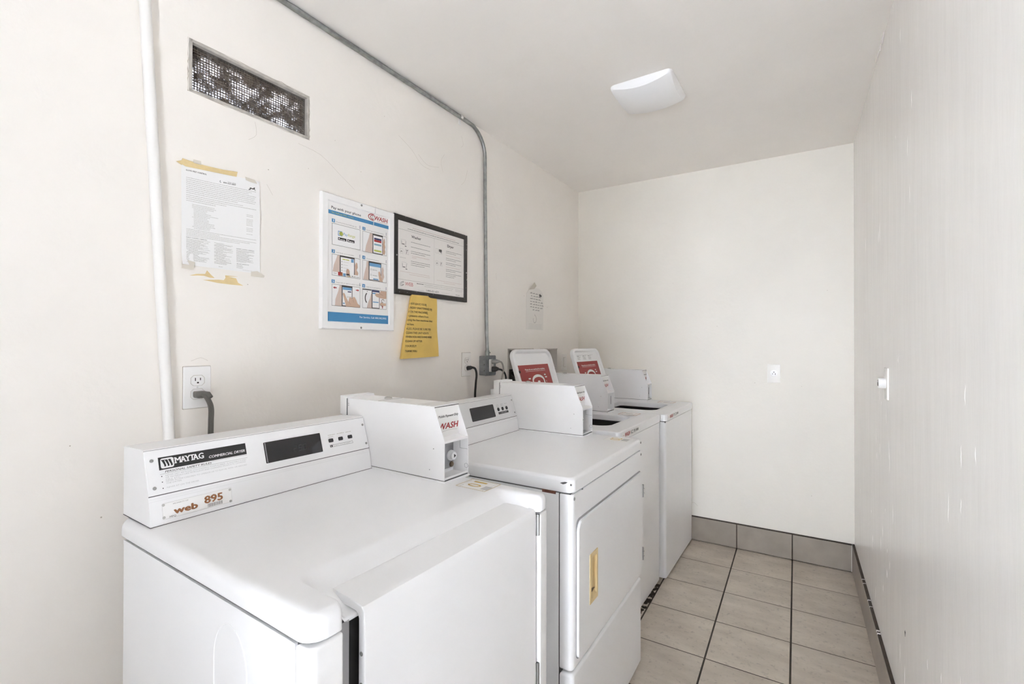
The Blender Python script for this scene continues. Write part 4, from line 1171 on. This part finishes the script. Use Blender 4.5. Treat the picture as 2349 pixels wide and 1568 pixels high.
def console(root, u0, u1, dv, zt, vback, panel_m, ends=True):
    """sloping control housing; dv shifts it in depth. returns object and panel map"""
    P = [(0.5702 + dv, zt + .0006), (0.5789 + dv, .9654), (0.5815 + dv, .9700), (0.5819 + dv, .9758), (0.6124 + dv, 1.0690), (0.618 + dv, 1.0705), (vback, 1.0665), (vback, zt + .0006)]
    fx = lambda x, y, z: (z, x, y)
    c = MB().prism(P, u0, u1, f=fx).build('console', 'console_white', root, ang=20)
    T = Vector((.0305, .0932)).normalized(); Nn = Vector((-T[1], T[0]))
    def pm(x, y, h): return (x, .5819 + dv + T[0] * y + Nn[0] * h, .9758 + T[1] * y + Nn[1] * h)
    T2 = Vector((.0087, .0511)).normalized(); N2 = Vector((-T2[1], T2[0]))
    def pm2(x, y, h): return (x, .5702 + dv + T2[0] * y + N2[0] * h, .9143 + T2[1] * y + N2[1] * h)
    MB(pm).slab(u0 + .0012, u1 - .0012, 0.0005, 0.0955, 0.0, 0.0014, 0.001, 0.0004, n=1).build('control_panel', panel_m, c)
    s = MB(pm); s.box(u0 + .0002, u1 - .0002, -0.0012, 0.0006, -0.0005, 0.0004); s.box(u0 + .0002, u1 - .0002, 0.0954, 0.0963, -0.0005, 0.0003)
    s.build_each('seam', 'seam', c)
    MB(pm2).box(u0, u1, 0.0508, 0.0514, -.001, .0003).build('trim_line', 'panel_grey', c)
    MB().box(u0 - .001, u1, .5686 + dv, vback, zt + .0001, zt + .0008).build('base_seam', 'seam', c)
    return c, pm, pm2

def panel_screws(c, pm, pts, r=.0036):
    for x, y in pts:
        MB(pm).lathe([(r, .001), (r, .0022), (r * .55, .0032)], (x, y, 0), 10).build('screw', 'hinge_steel', c)

def buttons(c, pm, pts, w, h, m, rc):
    for x, y in pts:
        MB(pm).slab(x - w / 2, x + w / 2, y - h / 2, y + h / 2, .001, .0032, rc, .0008, n=2).build('button', m, c)

DG = 'coin dryers in the row'
WG = 'coin washers in the row'
ZT = 0.914
# ---------------------------------------------------- nearest dryer
d1 = machine('dryer', 'nearest white dryer, with the black name strip and dim 2.50 display on its console', 'dryer', 0.9218, 0.4583, 0.0126, DG)
W1 = 0.686
def vf1(u):
    r = 0.03
    uu = min(u, W1 - u)
    base = r - math.sqrt(max(r * r - (r - uu) ** 2, 0)) if uu < r else 0.0
    s = sstep(0.0505, 0.0735, u) * (1 - sstep(0.624, 0.647, u))
    return base * (1 - s) + 0.0300 * s
def topz(u, v):
    f = vf1(u); r = 0.022
    sc = sstep(0.0505, 0.0735, u) * (1 - sstep(0.624, 0.647, u))
    rf = 0.018 * (1 - sc) + 0.0045 * sc
    du = min(u, W1 - u); dvv = v - f
    def drop(d, r): return r - math.sqrt(max(r * r - (r - d) ** 2, 0)) if d < r else 0.0
    z = 0.914 - max(drop(du, r), drop(dvv, rf))
    S2 = sstep(0.054, 0.084, u) * (1 - sstep(0.612, 0.644, u))
    S1 = 1 - sstep(0.0930, 0.1285, v)
    return z - 0.0275 * S1 * S2 - 0.0185 * S2 * (1 - sstep(0.055, 0.0955, v))
us = [0, .0006, .002, .0045, .008, .012, .016, .021, .027, .034, .042, .048]
us += [.0505 + .0024 * k for k in range(11)] + [.080, .086, .095]
us = us + [W1 / 2 + (W1 / 2 - .10) * t for t in (-1, -.6, -.2, .2, .6, 1)] + [W1 - q for q in reversed(us)]
us = sorted(set(round(q, 5) for q in us))
ts = [0, .0008, .003, .007, .013, .02, .028, .036, .045, .055, .07, .09, .115, .14, .165, .19, .25, .5, 1]
top = MB(); nt_ = len(ts); vs = []
for u in us:
    f = vf1(u)
    for t in ts:
        vv = f + (0.686 - f) * t
        vs.append((u, vv, topz(u, vv)))
nU = len(us)
fs = [(i * nt_ + j, (i + 1) * nt_ + j, (i + 1) * nt_ + j + 1, i * nt_ + j + 1) for i in range(nU - 1) for j in range(nt_ - 1)]
bnd = [i * nt_ for i in range(nU)] + [(nU - 1) * nt_ + j for j in range(1, nt_)] + [i * nt_ + nt_ - 1 for i in range(nU - 2, -1, -1)] + [j for j in range(nt_ - 2, 0, -1)]
b0_ = len(vs)
for q in bnd:
    p = vs[q]; vs.append((p[0], p[1], min(p[2] - .002, 0.877)))
b1_ = len(vs)
cxy = (W1 / 2, .35)
for q in bnd:
    p = vs[q]; d_ = (cxy[0] - p[0], cxy[1] - p[1]); l_ = math.hypot(*d_)
    vs.append((p[0] + d_[0] / l_ * .0035, p[1] + d_[1] / l_ * .0035, min(p[2] - .003, 0.8735)))
nb_ = len(bnd)
for k in range(nb_):
    k2 = (k + 1) % nb_
    fs.append((bnd[k2], bnd[k], b0_ + k, b0_ + k2)); fs.append((b0_ + k2, b0_ + k, b1_ + k, b1_ + k2))
fs.append(tuple(b1_ + k for k in range(nb_)))
top.add(vs, fs)
top.build('worktop', 'enamel', d1, ang=50)
MB().slab(0.0015, 0.6845, 0.0365, 0.680, 0.015, 0.8630, 0.002, 0.002).box(0.0015, 0.0100, 0.0365, 0.680, 0.86, 0.8695).box(0.676, 0.6845, 0.0365, 0.680, 0.86, 0.8695).build('cabinet', 'enamel', d1)
MB().box(0.006, 0.055, 0.036, 0.676, 0.86, 0.8740).box(0.055, 0.646, 0.100, 0.676, 0.86, 0.8740).box(0.646, 0.680, 0.036, 0.676, 0.86, 0.8740).slab(0.006, 0.055, 0.009, 0.036, 0.86, 0.874, (0.028, 0.002, 0.001, 0.001)).slab(0.646, 0.680, 0.009, 0.036, 0.86, 0.874, (0.002, 0.028, 0.001, 0.001)).build('top_seam', 'seam', d1)
col = MB(); col.slab(0.0015, 0.0585, 0.0025, 0.034, 0.015, 0.8695, (0.014, 0.004, 0.001, 0.001), 0.005)
col.slab(0.6425, 0.6845, 0.0025, 0.034, 0.015, 0.8695, (0.004, 0.014, 0.001, 0.001), 0.005)
col.slab(0.0590, 0.6420, 0.004, 0.034, 0.015, 0.300, 0.002, 0.003)
col.build_each('front_frame', 'enamel_dull', d1)
MB().box(0.004, 0.682, 0.0335, 0.037, 0.016, 0.8625).build('front_seam', 'seam', d1)
MB().box(0.0586, 0.0885, 0.030, 0.0366, 0.300, 0.864).build('frame_flange', 'mid_grey', d1)
MB().box(0.0885, 0.642, 0.0335, 0.0366, 0.300, 0.8640).build('door_opening', 'dark_gap', d1)
# door: a pan whose top edge wraps back over the scoop
dp = [(0.0962, 0.8866), (0.0945, 0.8876), (0.0900, 0.8877), (0.0750, 0.8860)]
dp += [(0.0500, 0.8850), (0.0240, 0.8825), (0.0170, 0.8800), (0.0130, 0.8740), (0.0118, 0.8640), (0.0110, 0.3050), (0.0250, 0.3050), (0.0250, 0.8600), (0.0275, 0.8665), (0.0330, 0.8700), (0.0600, 0.8715), (0.0860, 0.8740), (0.0960, 0.8800)]
dpp = [(a, b) for a, b in dp]
dr = MB(); fx = lambda x, y, z: (z, x, y)
L = []
for off, ins in ((0, .003), (.0012, .0008), (.004, 0)):
    cx_ = sum(p[0] for p in dpp) / len(dpp); 
    L.append([(p[0] + (ins if p[0] < .02 else 0), p[1] - (ins if p[1] > .8815 and p[0] < .05 else 0), .1035 + off) for p in dpp])
for off, ins in ((-.004, 0), (-.0012, .0008), (0, .003)):
    L.append([(p[0] + (ins if p[0] < .02 else 0), p[1] - (ins if p[1] > .8815 and p[0] < .05 else 0), .6375 + off) for p in dpp])
dr.loops(L, f=fx)
door1 = dr.build('door', 'enamel', d1, ang=30)
MB(lambda x, y, z: (.1035 - z, x, y)).lathe([(.0035, 0), (.0035, .0012), (.0015, .002)], (.0185, .806, 0), 8).lathe([(.0035, 0), (.0035, .0012), (.0015, .002)], (.0185, .757, 0), 8).build_each('screw', 'hinge_steel', door1)
for z in (0.8415, 0.468):
    hg = MB(); hg.tube([(0.6405, 0.0085, z - .0265), (0.6405, 0.0085, z + .0265)], 0.0042, 8)
    hg.box(0.634, 0.642, 0.0090, 0.012, z - .0265, z + .0265)
    hg.build('hinge', 'hinge_steel', d1)
# embossed arch on the side panel
em = MB(lambda x, y, z: (0.0015 - z, x, y))
path = [(0.273, 0.20, 0), (0.273, 0.45, 0), (0.273, 0.742, 0)] + [(0.2195 + .0535 * math.cos(a), 0.765 + 0.071 * math.sin(a), 0) for a in [PI * i / 16 for i in range(17)]] + [(0.166, 0.742, 0), (0.166, 0.45, 0), (0.166, 0.20, 0)]
em.tube(path, 0.0011, 6)
em.build('embossed_arch', 'enamel', d1)
feet(d1, W1, .68)
c, pm, pm2 = console(d1, 0.0125, 0.5845, 0.0, ZT, 0.717, 'console_white')
panel_screws(c, pm, ((.0247, .0734), (.0245, .0152), (.5760, .0734), (.5760, .0154)))
MB(pm).slab(0.2640, 0.4258, 0.0176, 0.0712, 0.0010, 0.0026, 0.002, 0.0006, n=2).build('display', 'display_glass', c)
MB(pm).box(0.2665, 0.2685, 0.019, 0.070, 0.0026, 0.0030).build('display_edge', 'navy_edge' if 'navy_edge' in MATS else 'mid_grey', c)
buttons(c, pm, ((.4571, .0440), (.4896, .0442), (.5225, .0445)), .0150, .0105, 'black_plastic', .0025)
pr = Print()
pr.rect(.0367, .2203, .0508, .0780, 'black')
lg = rr(.0402, .0652, .0535, .0750, .004, 3)
pr.poly(lg, 'white', 2)
for k in range(3):
    x = .0432 + k * .0062
    pr.poly([(x - .001, .0715), (x + .0040, .0715), (x + .0070, .0600), (x + .0065, .0570), (x + .0035, .0570), (x + .0035, .0605)], 'black', 3)
pr.line([(.0412, .0712), (.050, .0712)], .0012, 'black', 3)
for ch, xa, xb, feet_, tops_ in (('M', .0672, .0788, (0, 1), (0, 1)), ('A', .0780, .0888, (0, 1), ()), ('Y', .0872, .0978, (.5,), (0, 1)), ('T', .0968, .1062, (.5,), ()), ('A', .1030, .1138, (0, 1), ()), ('G', .1142, .1252, (), ())):
    pr.text(ch, xa + .0004, xb - .0004, .0600, .0125, 'white', bold=0.03, layer=3)
    for q in feet_: pr.rect(xa + (xb - xa) * q - .0026 + (.0010 if q == 0 else -.0010 if q == 1 else 0), xa + (xb - xa) * q + .0026 + (.0010 if q == 0 else -.0010 if q == 1 else 0), .0598, .0612, 'white', 3)
    for q in tops_: pr.rect(xa + (xb - xa) * q - .0024 + (.0010 if q == 0 else -.0010), xa + (xb - xa) * q + .0024 + (.0010 if q == 0 else -.0010), .0713, .0727, 'white', 3)
pr.text('COMMERCIAL DRYER', .1356, .2165, .0572, .0058, 'white', bold=0.02, shear=.25, layer=3)
pr.text('PERSONAL SAFETY RULES', .0464, .1396, .0438, .0042, 'dark', bold=0.012, shear=.25)
pr.rect(.0369, .2203, .0416, .0421, 'grey'); pr.rect(.1405, .2203, .0488, .0493, 'grey')
for x, y in ((.0397, .0372), (.0397, .0252), (.0396, .0120)):
    pr.poly([(x + .0011 * math.cos(a), y + .0011 * math.sin(a)) for a in [2 * PI * i / 8 for i in range(8)]], 'black')
for t_, x1_, y_ in (('NEVER DRY ARTICLES CONTAINING FOAM RUBBER, FLAMMABLE FUMES', .2166, .0362), ('OR MATERIALS LIKE PETROLEUM AND CLEANING PRODUCTS, COOKING', .2150, .0318), ('OILS, ETC.', .0740, .0274), ('NEVER ALLOW CHILDREN TO OPERATE OR TO PLAY IN, WITH, OR AROUND', .2166, .0238), ('THE DRYER.', .0760, .0194), ('NEVER SIT ON THE DRYER.', .1094, .0106)):
    pr.text(t_, .0462, x1_, y_, .0030, 'silver', shear=.2)
pr.build('printed_text', c, lambda x, y, h: pm(x, y, .0014 + h))
pr = Print()
pr.frame(.4512, .5292, .0248, .0312, .0006, 'black'); pr.rect(.4512, .4595, .0248, .0312, 'black'); pr.text('PUSH TO START', .461, .520, .0262, .0034, 'pale'); pr.text('1', .4535, .4555, .0262, .0034, 'white', layer=3)
pr.words(.4500, .4740, .0590, .0022, 'faint'); pr.words(.4800, .5050, .0590, .0022, 'faint'); pr.words(.510, .5300, .0590, .0022, 'faint'); pr.words(.4500, .468, .0540, .0018, 'faint')
pr.build('button_labels', c, lambda x, y, h: pm(x, y, .0014 + h))
# dim seven-segment reading 2.50
sg = Print()
SEG = {'2': 'abged', '5': 'afgcd', '0': 'abcdef'}
def seg(ch, x, y, w, h):
    sk = .002
    pts = {'a': ((0, h), (w, h)), 'b': ((w, h), (w, h / 2)), 'c': ((w, h / 2), (w, 0)), 'd': ((0, 0), (w, 0)), 'e': ((0, 0), (0, h / 2)), 'f': ((0, h / 2), (0, h)), 'g': ((0, h / 2), (w, h / 2))}
    for s_ in SEG[ch]:
        (xa, ya), (xb, yb) = pts[s_]
        sg.line([(x + xa + sk * ya / h, y + ya), (x + xb + sk * yb / h, y + yb)], .0014, 'digit_grey')
seg('2', .3405, .0335, .0075, .0145); seg('5', .3555, .0335, .0075, .0145); seg('0', .3690, .0335, .0075, .0145)
sg.rect(.3500, .3516, .0325, .0341, 'digit_grey'); sg.text('VEND', .339, .350, .0525, .0030, 'digit_grey')
sg.build('display_digits', c, lambda x, y, h: pm(x, y, .0026 + h))
# asset plate riveted under the panel
apl = MB(pm2).slab(.0342, .1748, .0098, .0436, .0001, .0009, .003, .0003, n=1).build('asset_plate', 'label_white', c)
for x, y in ((.0372, .0400), (.1712, .0388), (.1712, .0125), (.0372, .0140)):
    MB(pm2).lathe([(.0030, .0008), (.0026, .0018), (.0010, .0022)], (x, y, 0), 8).build('rivet', 'metal', c)
pr = Print()
pr.text('web', .0560, .1010, .0168, .0125, 'brown', bold=0.065)
pr.text('895', .1162, .1538, .0215, .0155, 'brown', bold=0.04)
pr.text('PROPERTY OF', .0549, .0840, .0372, .0024, 'grey'); pr.text('MFQ', .0472, .0590, .0112, .0036, 'dark')
x = .1219
while x < .1530:
    w = rnd.choice((.0005, .0008, .0013)); pr.rect(x, x + w, .0120, .0195, 'grey'); x += w + rnd.choice((.0005, .0009))
pr.frame(.0348, .1742, .0103, .0431, .0004, 'silver')
pr.build('plate_print', c, lambda x, y, h: pm2(x, y, .0010 + h))
coin_box(d1, .586, .690, .274, .716, ZT)

def sticker(root, zt, u0, u1, v0, v1, num, edge, name='number_sticker'):
    """worktop sticker; reads from the front"""
    f = lambda x, y, z: (x, y, zt + z)
    s = MB(f).slab(u0, u1, v0, v1, 0.0001, 0.0004, .002).build(name, 'label_white', root)
    pr = Print()
    pr.frame(u0 + .0015, u1 - .0015, v0 + .0015, v1 - .0015, .0010, edge)
    return pr, (lambda x, y, h: (x, y, zt + .0004 + h))
# number sticker "01" read from the room side: x along the front, y to the back
pr, mp = sticker(d1, ZT, .5905, .6660, .1390, .2380, '01', 'grey')
pr.frame(.5905, .6660, .1390, .2380, .0012, 'gold', 2)
p2 = Print()
p2.text('0', .6090, .6310, .1745, .0430, 'gold'); p2.text('1', .6440, .6530, .1745, .0430, 'gold')
p2.build('sticker_number', d1, lambda x, y, h: mp(x, y, h + .0001))
pr.rect(.592, .664, .1500, .1506, 'grey'); pr.rect(.6010, .6300, .1420, .1640, 'silver')
pr.words(.594, .612, .226, .0016, 'grey'); pr.words(.620, .655, .230, .0012, 'pale')
pr.build('sticker_print', d1, mp)

# ---------------------------------------------------- second dryer
Z2 = 0.9125
d2 = machine('dryer', 'second white dryer, with a yellowed recessed handle on its front door', 'dryer', 0.9294, 1.2847, -0.0197, DG)
MB().slab(0, W1, 0, 0.686, 0.8690, Z2, (0.022, 0.022, 0.006, 0.006), 0.011, 0.003, n=4).build('worktop', 'enamel', d2)
MB().box(0.006, 0.680, 0.010, 0.676, 0.86, 0.8695).build('top_seam', 'seam', d2)
MB().slab(0.0035, 0.6830, 0.046, 0.680, 0.015, 0.8650, 0.002, 0.001).build('cabinet', 'enamel', d2)
MB().box(0.006, 0.680, 0.040, 0.048, 0.016, 0.863).build('front_seam', 'seam', d2)
MB().slab(0.0030, 0.6840, 0.0015, 0.042, 0.3570, 0.8650, (0.016, 0.012, 0.001, 0.001), 0.003, 0.008).build('front_frame', 'enamel', d2)
MB().slab(0.0030, 0.6840, 0.0005, 0.042, 0.0140, 0.3505, (0.016, 0.012, 0.001, 0.001), 0.010, 0.003).build('lower_panel', 'enamel', d2)
# door plate with a pocket handle
F0 = FRONT(0.0015)
MB(F0).slab(0.0270, 0.6735, 0.3790, 0.7875, -0.0005, 0.0010, 0.020).build('door_gap', 'mid_grey', d2)
ol = lambda d: rr(0.0300, 0.6705, 0.3830, 0.7810, (0.016, 0.030, 0.006, 0.030), 4, d)
il = lambda d: rr(0.1135, 0.1705, 0.5095, 0.6530, 0.002, 4, d)
dd = MB(F0)
dd.loops([[(x, y, 0.0008) for x, y in ol(0)], [(x, y, 0.0060) for x, y in ol(0)], [(x, y, 0.0080) for x, y in ol(.0008)], [(x, y, 0.0090) for x, y in ol(.003)], [(x, y, 0.0090) for x, y in il(0)], [(x, y, 0.0005) for x, y in il(0)]], cap0=True, cap1=False)
door2 = dd.build('door', 'enamel', d2, ang=30)
hd = MB(F0)
hl = lambda x0, x1, y0, y1, r, z: [(x, y, z) for x, y in rr(x0, x1, y0, y1, r, 4)]
hd.loops([hl(.1095, .1745, .5050, .6575, .003, .0088), hl(.1095, .1745, .5050, .6575, .003, .0104), hl(.1110, .1730, .5065, .6560, .003, .0112), hl(.1200, .1645, .5200, .6430, .004, .0108), hl(.1260, .1640, .5270, .6360, .005, .0014)], cap0=False, cap1=True)
hd.build('handle', 'handle_yellow', door2, label='yellowed recessed plastic handle')
MB(F0).prism([(.1400, .5300), (.1640, .5355), (.1450, .5400)], .0012, .0040).build('handle_notch', 'brown_notch' if 'brown_notch' in MATS else 'brass_bolt', door2)
for z in (.7035, .4490):
    hg = MB(); hg.tube([(.6745, -.0075, z - .0250), (.6745, -.0075, z + .0250)], .0046, 8); hg.box(.6700, .6800, -.0035, .002, z - .0250, z + .0250)
    for q in (-.009, .009): hg.box(.6690, .6800, -.0125, -.0015, z + q - .0008, z + q + .0008)
    hg.build('hinge', 'hinge_steel', d2)
sc = MB(FRONT(.0015))
for (x, z) in ((.0150, .8520), (.6790, .8490)): sc.lathe([(.0050, 0), (.0050, .0010), (.0025, .0022)], (x, z, 0), 10)
sc.build_each('screw', 'hinge_steel', d2)
MB(FRONT(0.0)).lathe([(.0045, -.001), (.0045, .0010), (.002, .002)], (.6720, .8985, 0), 8).build('screw', 'hinge_steel', d2)
nk = MB(FRONT(0.0003))
nk.prism([(.066, .8655), (.076, .8668), (.074, .8640)], -.0015, .0005); nk.build('paint_chip', 'seam', d2)
n3 = MB(lambda x, y, z: (0.0 - z, x, y))
n3.prism([(.016, .9010), (.024, .9015), (.034, .8988), (.040, .8960), (.030, .8935), (.022, .8965)], -.003, .0004); n3.prism([(.003, .896), (.0075, .8975), (.0080, .8935), (.0045, .892)], -.003, .0006)
n3.build_each('paint_chip', 'seam', d2)
MB().box(0.0030, 0.0060, 0.055, 0.10, 0.860, 0.8695).build('rust_patch', 'rust', d2)
feet(d2, W1, .68)
c, pm, pm2 = console(d2, 0.0125, 0.5835, -0.0455, Z2, 0.655, 'panel_grey')
panel_screws(c, pm, ((.0247, .0734), (.0245, .0152), (.5720, .0741), (.5725, .0170)))
MB(pm).slab(0.2545, 0.4190, 0.0172, 0.0711, 0.0010, 0.0028, 0.004, 0.0006, n=2).build('display', 'display_dull', c)
for x in (.4508, .4836, .5159):
    MB(pm).lathe([(.0086, .001), (.0086, .003), (.006, .004)], (x, .0447, 0), 6).build('button', 'black_plastic', c)
pr = Print()
pr.rect(.4451, .5240, .0235, .0330, 'dark'); pr.text('PUSH TO START', .466, .508, .0262, .0040, 'silver', bold=.01, layer=3)
for x, t_, t3_ in ((.4500, 'DRYING', 'FABRICS'), (.4836, 'PERM', 'PRESS'), (.5159, 'DELICATE', '')):
    pr.text(t_, x - .010, x + .010, .0630, .0028, 'grey')
    if t3_: pr.text(t3_, x - .010, x + .010, .0570, .0028, 'grey')
pr.build('printed_text', c, lambda x, y, h: pm(x, y, .0014 + h))
coin_box(d2, .585, .690, .2165, .656, Z2)
pr, mp = sticker(d2, Z2, .578, .655, .030, .128, '02', 'silver')
pr.rect(.594, .640, .034, .060, 'silver')
pr.build('sticker_print', d2, mp)
p2 = Print(); p2.text('02', .596, .640, .0640, .0430, 'gold')
p2.build('sticker_number', d2, lambda x, y, h: mp(x, y, h + .0001))

# ---------------------------------------------------- two top-load washers with open lids
def washer(x, y, a, label, bu0, bu1, bvf, bvb, lid_u0, lid_u1, tag, gap, instr, w=0.651):
    zt = 0.915
    r = machine('washing_machine', label, 'washer', x, y, a, WG)
    n = 6
    tl = lambda d, z: [(p, q, z) for p, q in rr(0, w, 0, 0.66, (0.020, 0.020, 0.006, 0.006), n, d)]
    ho = lambda d, z: [(p, q, z) for p, q in rr(0.150, 0.500, 0.116, 0.445, (0.055, 0.050, 0.03, 0.03), n, d)]
    t = MB()
    t.loops([tl(0, .8755), tl(0, .9070), tl(.0012, .9115), tl(.0045, .9142), tl(.008, zt), ho(-.042, zt), ho(-.034, zt - .0025), ho(-.012, zt - .0035), ho(-.004, zt - .006), ho(0, zt - .012), ho(0, .8830), ho(.004, .8800)], cap0=False, cap1=False)
    t.build('worktop', 'enamel', r, ang=35)
    tb = MB()
    tb.loops([ho(.003, .8820), ho(.004, .8700), ho(-.02, .83), ho(-.02, .55), ho(.05, .52)], cap0=False)
    tb.build('tub', 'tub_steel', r)
    MB().box(0.005, w - .005, 0.008, 0.10, 0.866, 0.8765).build('top_seam', 'seam', r)
    sk = MB()
    sk.slab(0.003, w - .003, 0.004, 0.050, 0.012, 0.8715, (0.015, 0.015, 0.001, 0.001), 0.002)
    sk.build('front_panel', 'enamel', r)
    sd = MB(); sd.box(0.004, 0.010, 0.050, 0.655, 0.015, 0.8745); sd.box(w - .010, w - .004, 0.050, 0.655, 0.015, 0.8745); sd.box(0.004, w - .004, 0.648, 0.655, 0.015, 0.8745); sd.box(.004, w - .004, .05, .655, .015, .03)
    sd.build_each('cabinet', 'enamel', r)
    feet(r, w, .66)
    c, pm, pm2 = console(r, 0.004, bu0 - .0015, -0.0255, zt, 0.690, 'console_white')
    panel_screws(c, pm, ((.02, .0734), (.02, .0152)))
    MB(pm).slab(0.2445, 0.3900, 0.0172, 0.0711, 0.0010, 0.0028, 0.004, 0.0006, n=2).build('display', 'display_dull', c)
    for bx_ in (.42, .45, .48): MB(pm).lathe([(.0086, .001), (.0086, .003), (.006, .004)], (bx_, .0447, 0), 6).build('button', 'black_plastic', c)
    coin_box(r, bu0, bu1, bvf, bvb, zt, slot=True)
    # lid, leaning back on its hinge
    T = Vector((.11, .342)).normalized(); Nn = Vector((-T[1], T[0]))
    lm = lambda x, y, z: (x, .49 + T[0] * y + Nn[0] * z, .925 + T[1] * y + Nn[1] * z)
    lo = lambda d, z: [(p, q, z) for p, q in rr(lid_u0, lid_u1, 0.0, 0.361, (0.010, 0.010, 0.050, 0.050), n, d)]
    ld = MB(lm)
    ld.loops([lo(.014, -.010), lo(.003, -.007), lo(0, 0), lo(0, .012), lo(.002, .0165), lo(.006, .0185), lo(.013, .0185), lo(.017, .0165), lo(.022, .006), lo(.028, .0035)])
    lid = ld.build('lid', 'enamel', r, ang=40)
    MB(lm).tube([(lid_u0 + .02, -.004, 0.002), (lid_u1 - .02, -.004, 0.002)], .0055, 8).build('hinge', 'hinge_steel', lid)
    for q in (lid_u0 + .012, lid_u1 - .012): MB().box(q - .008, q + .008, .474, .496, zt - .001, .930).build('hinge_post', 'enamel', lid)
    for q in (lid_u0 + .0265, lid_u1 + .001):
        bp = MB(lm); bp.lathe([(.0075, 0), (.0075, .004), (.004, .007)], (q, .240, .0115 if q < .2 else .008), 8); bp.build('bumper', 'rubber', lid)
    a0, a1 = lid_u0 + .040, lid_u1 - .070
    pr = Print()
    stw = a1 + .022 - a0
    b0, b1, z0, z1 = a0, a1 + .022, .130, .2755
    pr.poly([(b0, z1), (b0, z0 + .066), (b0 + .004, z0 + .060), (b0 + .004, z0), (b1, z0), (b1, z1)], 'lidred', 1)
    pr.rect(b0 - .001, b1 + .001, z1, z1 + .0022, 'white', 1)
    pr.text('Please do not overload the machine.', b0 + .062, b1 - .050, .2460, .0085, 'white', bold=.025, layer=2)
    pr.words(b0 + .064, b1 - .050, .2390, .0018, 'white', layer=2)
    cxx = (b0 + b1) / 2 + .012
    arc = lambda R, Ry, cy: [(cxx + R * math.cos(t_), cy + Ry * math.sin(t_)) for t_ in [PI * i / 14 for i in range(15)]]
    pr.poly(arc(.066, .034, .1860) + [(cxx - .066, .135), (cxx + .066, .135)][0:0] + [(cxx - .066, .150), (cxx + .066, .150)], 'white', 2)
    pr.poly(arc(.054, .022, .1835) + [(cxx - .054, .150), (cxx + .054, .150)], 'lidred', 3)
    pr.poly([(cxx + .014 * math.cos(t_), .1800 + .006 * math.sin(t_)) for t_ in [2 * PI * i / 10 for i in range(10)]], 'white', 4)
    for (x_, z_, w_) in ((-.100, .197, .022), (-.098, .176, .024), (.074, .212, .018), (.078, .198, .022), (.080, .174, .005)):
        pr.rect(cxx + x_, cxx + x_ + w_, z_, z_ + .007, 'white', 2)
    pr.poly([(cxx + .078, .168), (cxx + .087, .168), (cxx + .0825, .158)], 'white', 2)
    if instr:
        pr.rect(a0 + .030, a1 - .020, .3190, .3200, 'grey')
        for k in range(3):
            xx = a0 + .032 + k * (a1 - a0 - .055) / 3
            pr.words(xx, xx + .030, .3115, .0032, 'dark'); pr.rect(xx + .045, xx + .049, .312, .317, 'dark')
            for j in range(4): pr.words(xx, xx + .050, .305 - j * .0052, .0018, 'grey', rnd.uniform(.6, 1))
    pr.build('sticker', lid, lambda x_, y_, h: lm(x_, y_, .0037 + h), label='red overload warning sticker')
    # worktop sticker and lip label
    pr = Print(); f = lambda x_, y_, h: (x_, y_, zt + .0002 + h)
    s0, s1, q0, q1 = .516, .606, .096, .198
    pr.rect(s0, s1, q0, q1, 'white'); pr.frame(s0, s1, q0, q1, .0035, 'orange', 2)
    for qa, qb in ((q0, q0 + .020), (q1 - .020, q1)):
        pr.frame(s0 + .010, s1 - .010, qa, qb, .002, 'orange', 2)
    pr.rect(s0 + .040, s0 + .052, q0 + .030, q1 - .030, 'grey', 2)
    pr.build('number_sticker', r, f)
    pr = Print(); f = lambda x_, y_, h: (x_, -h, y_)
    k0 = .030
    pr.rect(k0, k0 + .245, .8790, .9070, 'label_white', 1)
    pr.text('WASH', k0 + .040, k0 + .110, .8850, .0175, 'red', bold=.05, shear=.12); pr.text(tag, k0 + .120, k0 + .185, .8865, .0150, 'dark', bold=.02)
    pr.rect(k0 + .192, k0 + .230, .8885, .9000, 'grey', 2); pr.words(k0 + .012, k0 + .032, .8925, .0025, 'pinkred'); pr.words(k0 + .120, k0 + .230, .8820, .0016, 'grey'); pr.words(k0 + .192, k0 + .230, .9030, .0014, 'grey')
    pr.build('asset_label', r, f)
    return r
washer(0.7987, 2.0339, 0.0027, 'white washer with open lid, beside the second dryer', .536, .641, .264, .700, .034, .445, 'IGZ 598', 0, False)
washer(0.8292, 2.6944, 0.0054, 'white washer with open lid, farthest machine, next to the back wall', .566, .660, .2760, .705, .018, .436, 'FTK C35', 0, True, w=.655)

# grime strip on the floor beside the washers
gr = thing('floor_grime', 'dark grime and loose grit on the floor at the foot of the farther washers', 'dirt', (0.80, 2.55, 0.0))
gm = MB()
for k in range(70):
    x = rnd.gauss(-.002, .006); y = rnd.uniform(-.32, .08); r_ = rnd.uniform(.004, .013)
    gm.lathe([(r_, 0.0002), (r_ * .8, .0012), (r_ * .3, .0020)], (x, y, 0.0), 6)
gm.build('grit', 'grout', gr, kind='stuff')

bpy.data.objects.remove(_to, do_unlink=True)
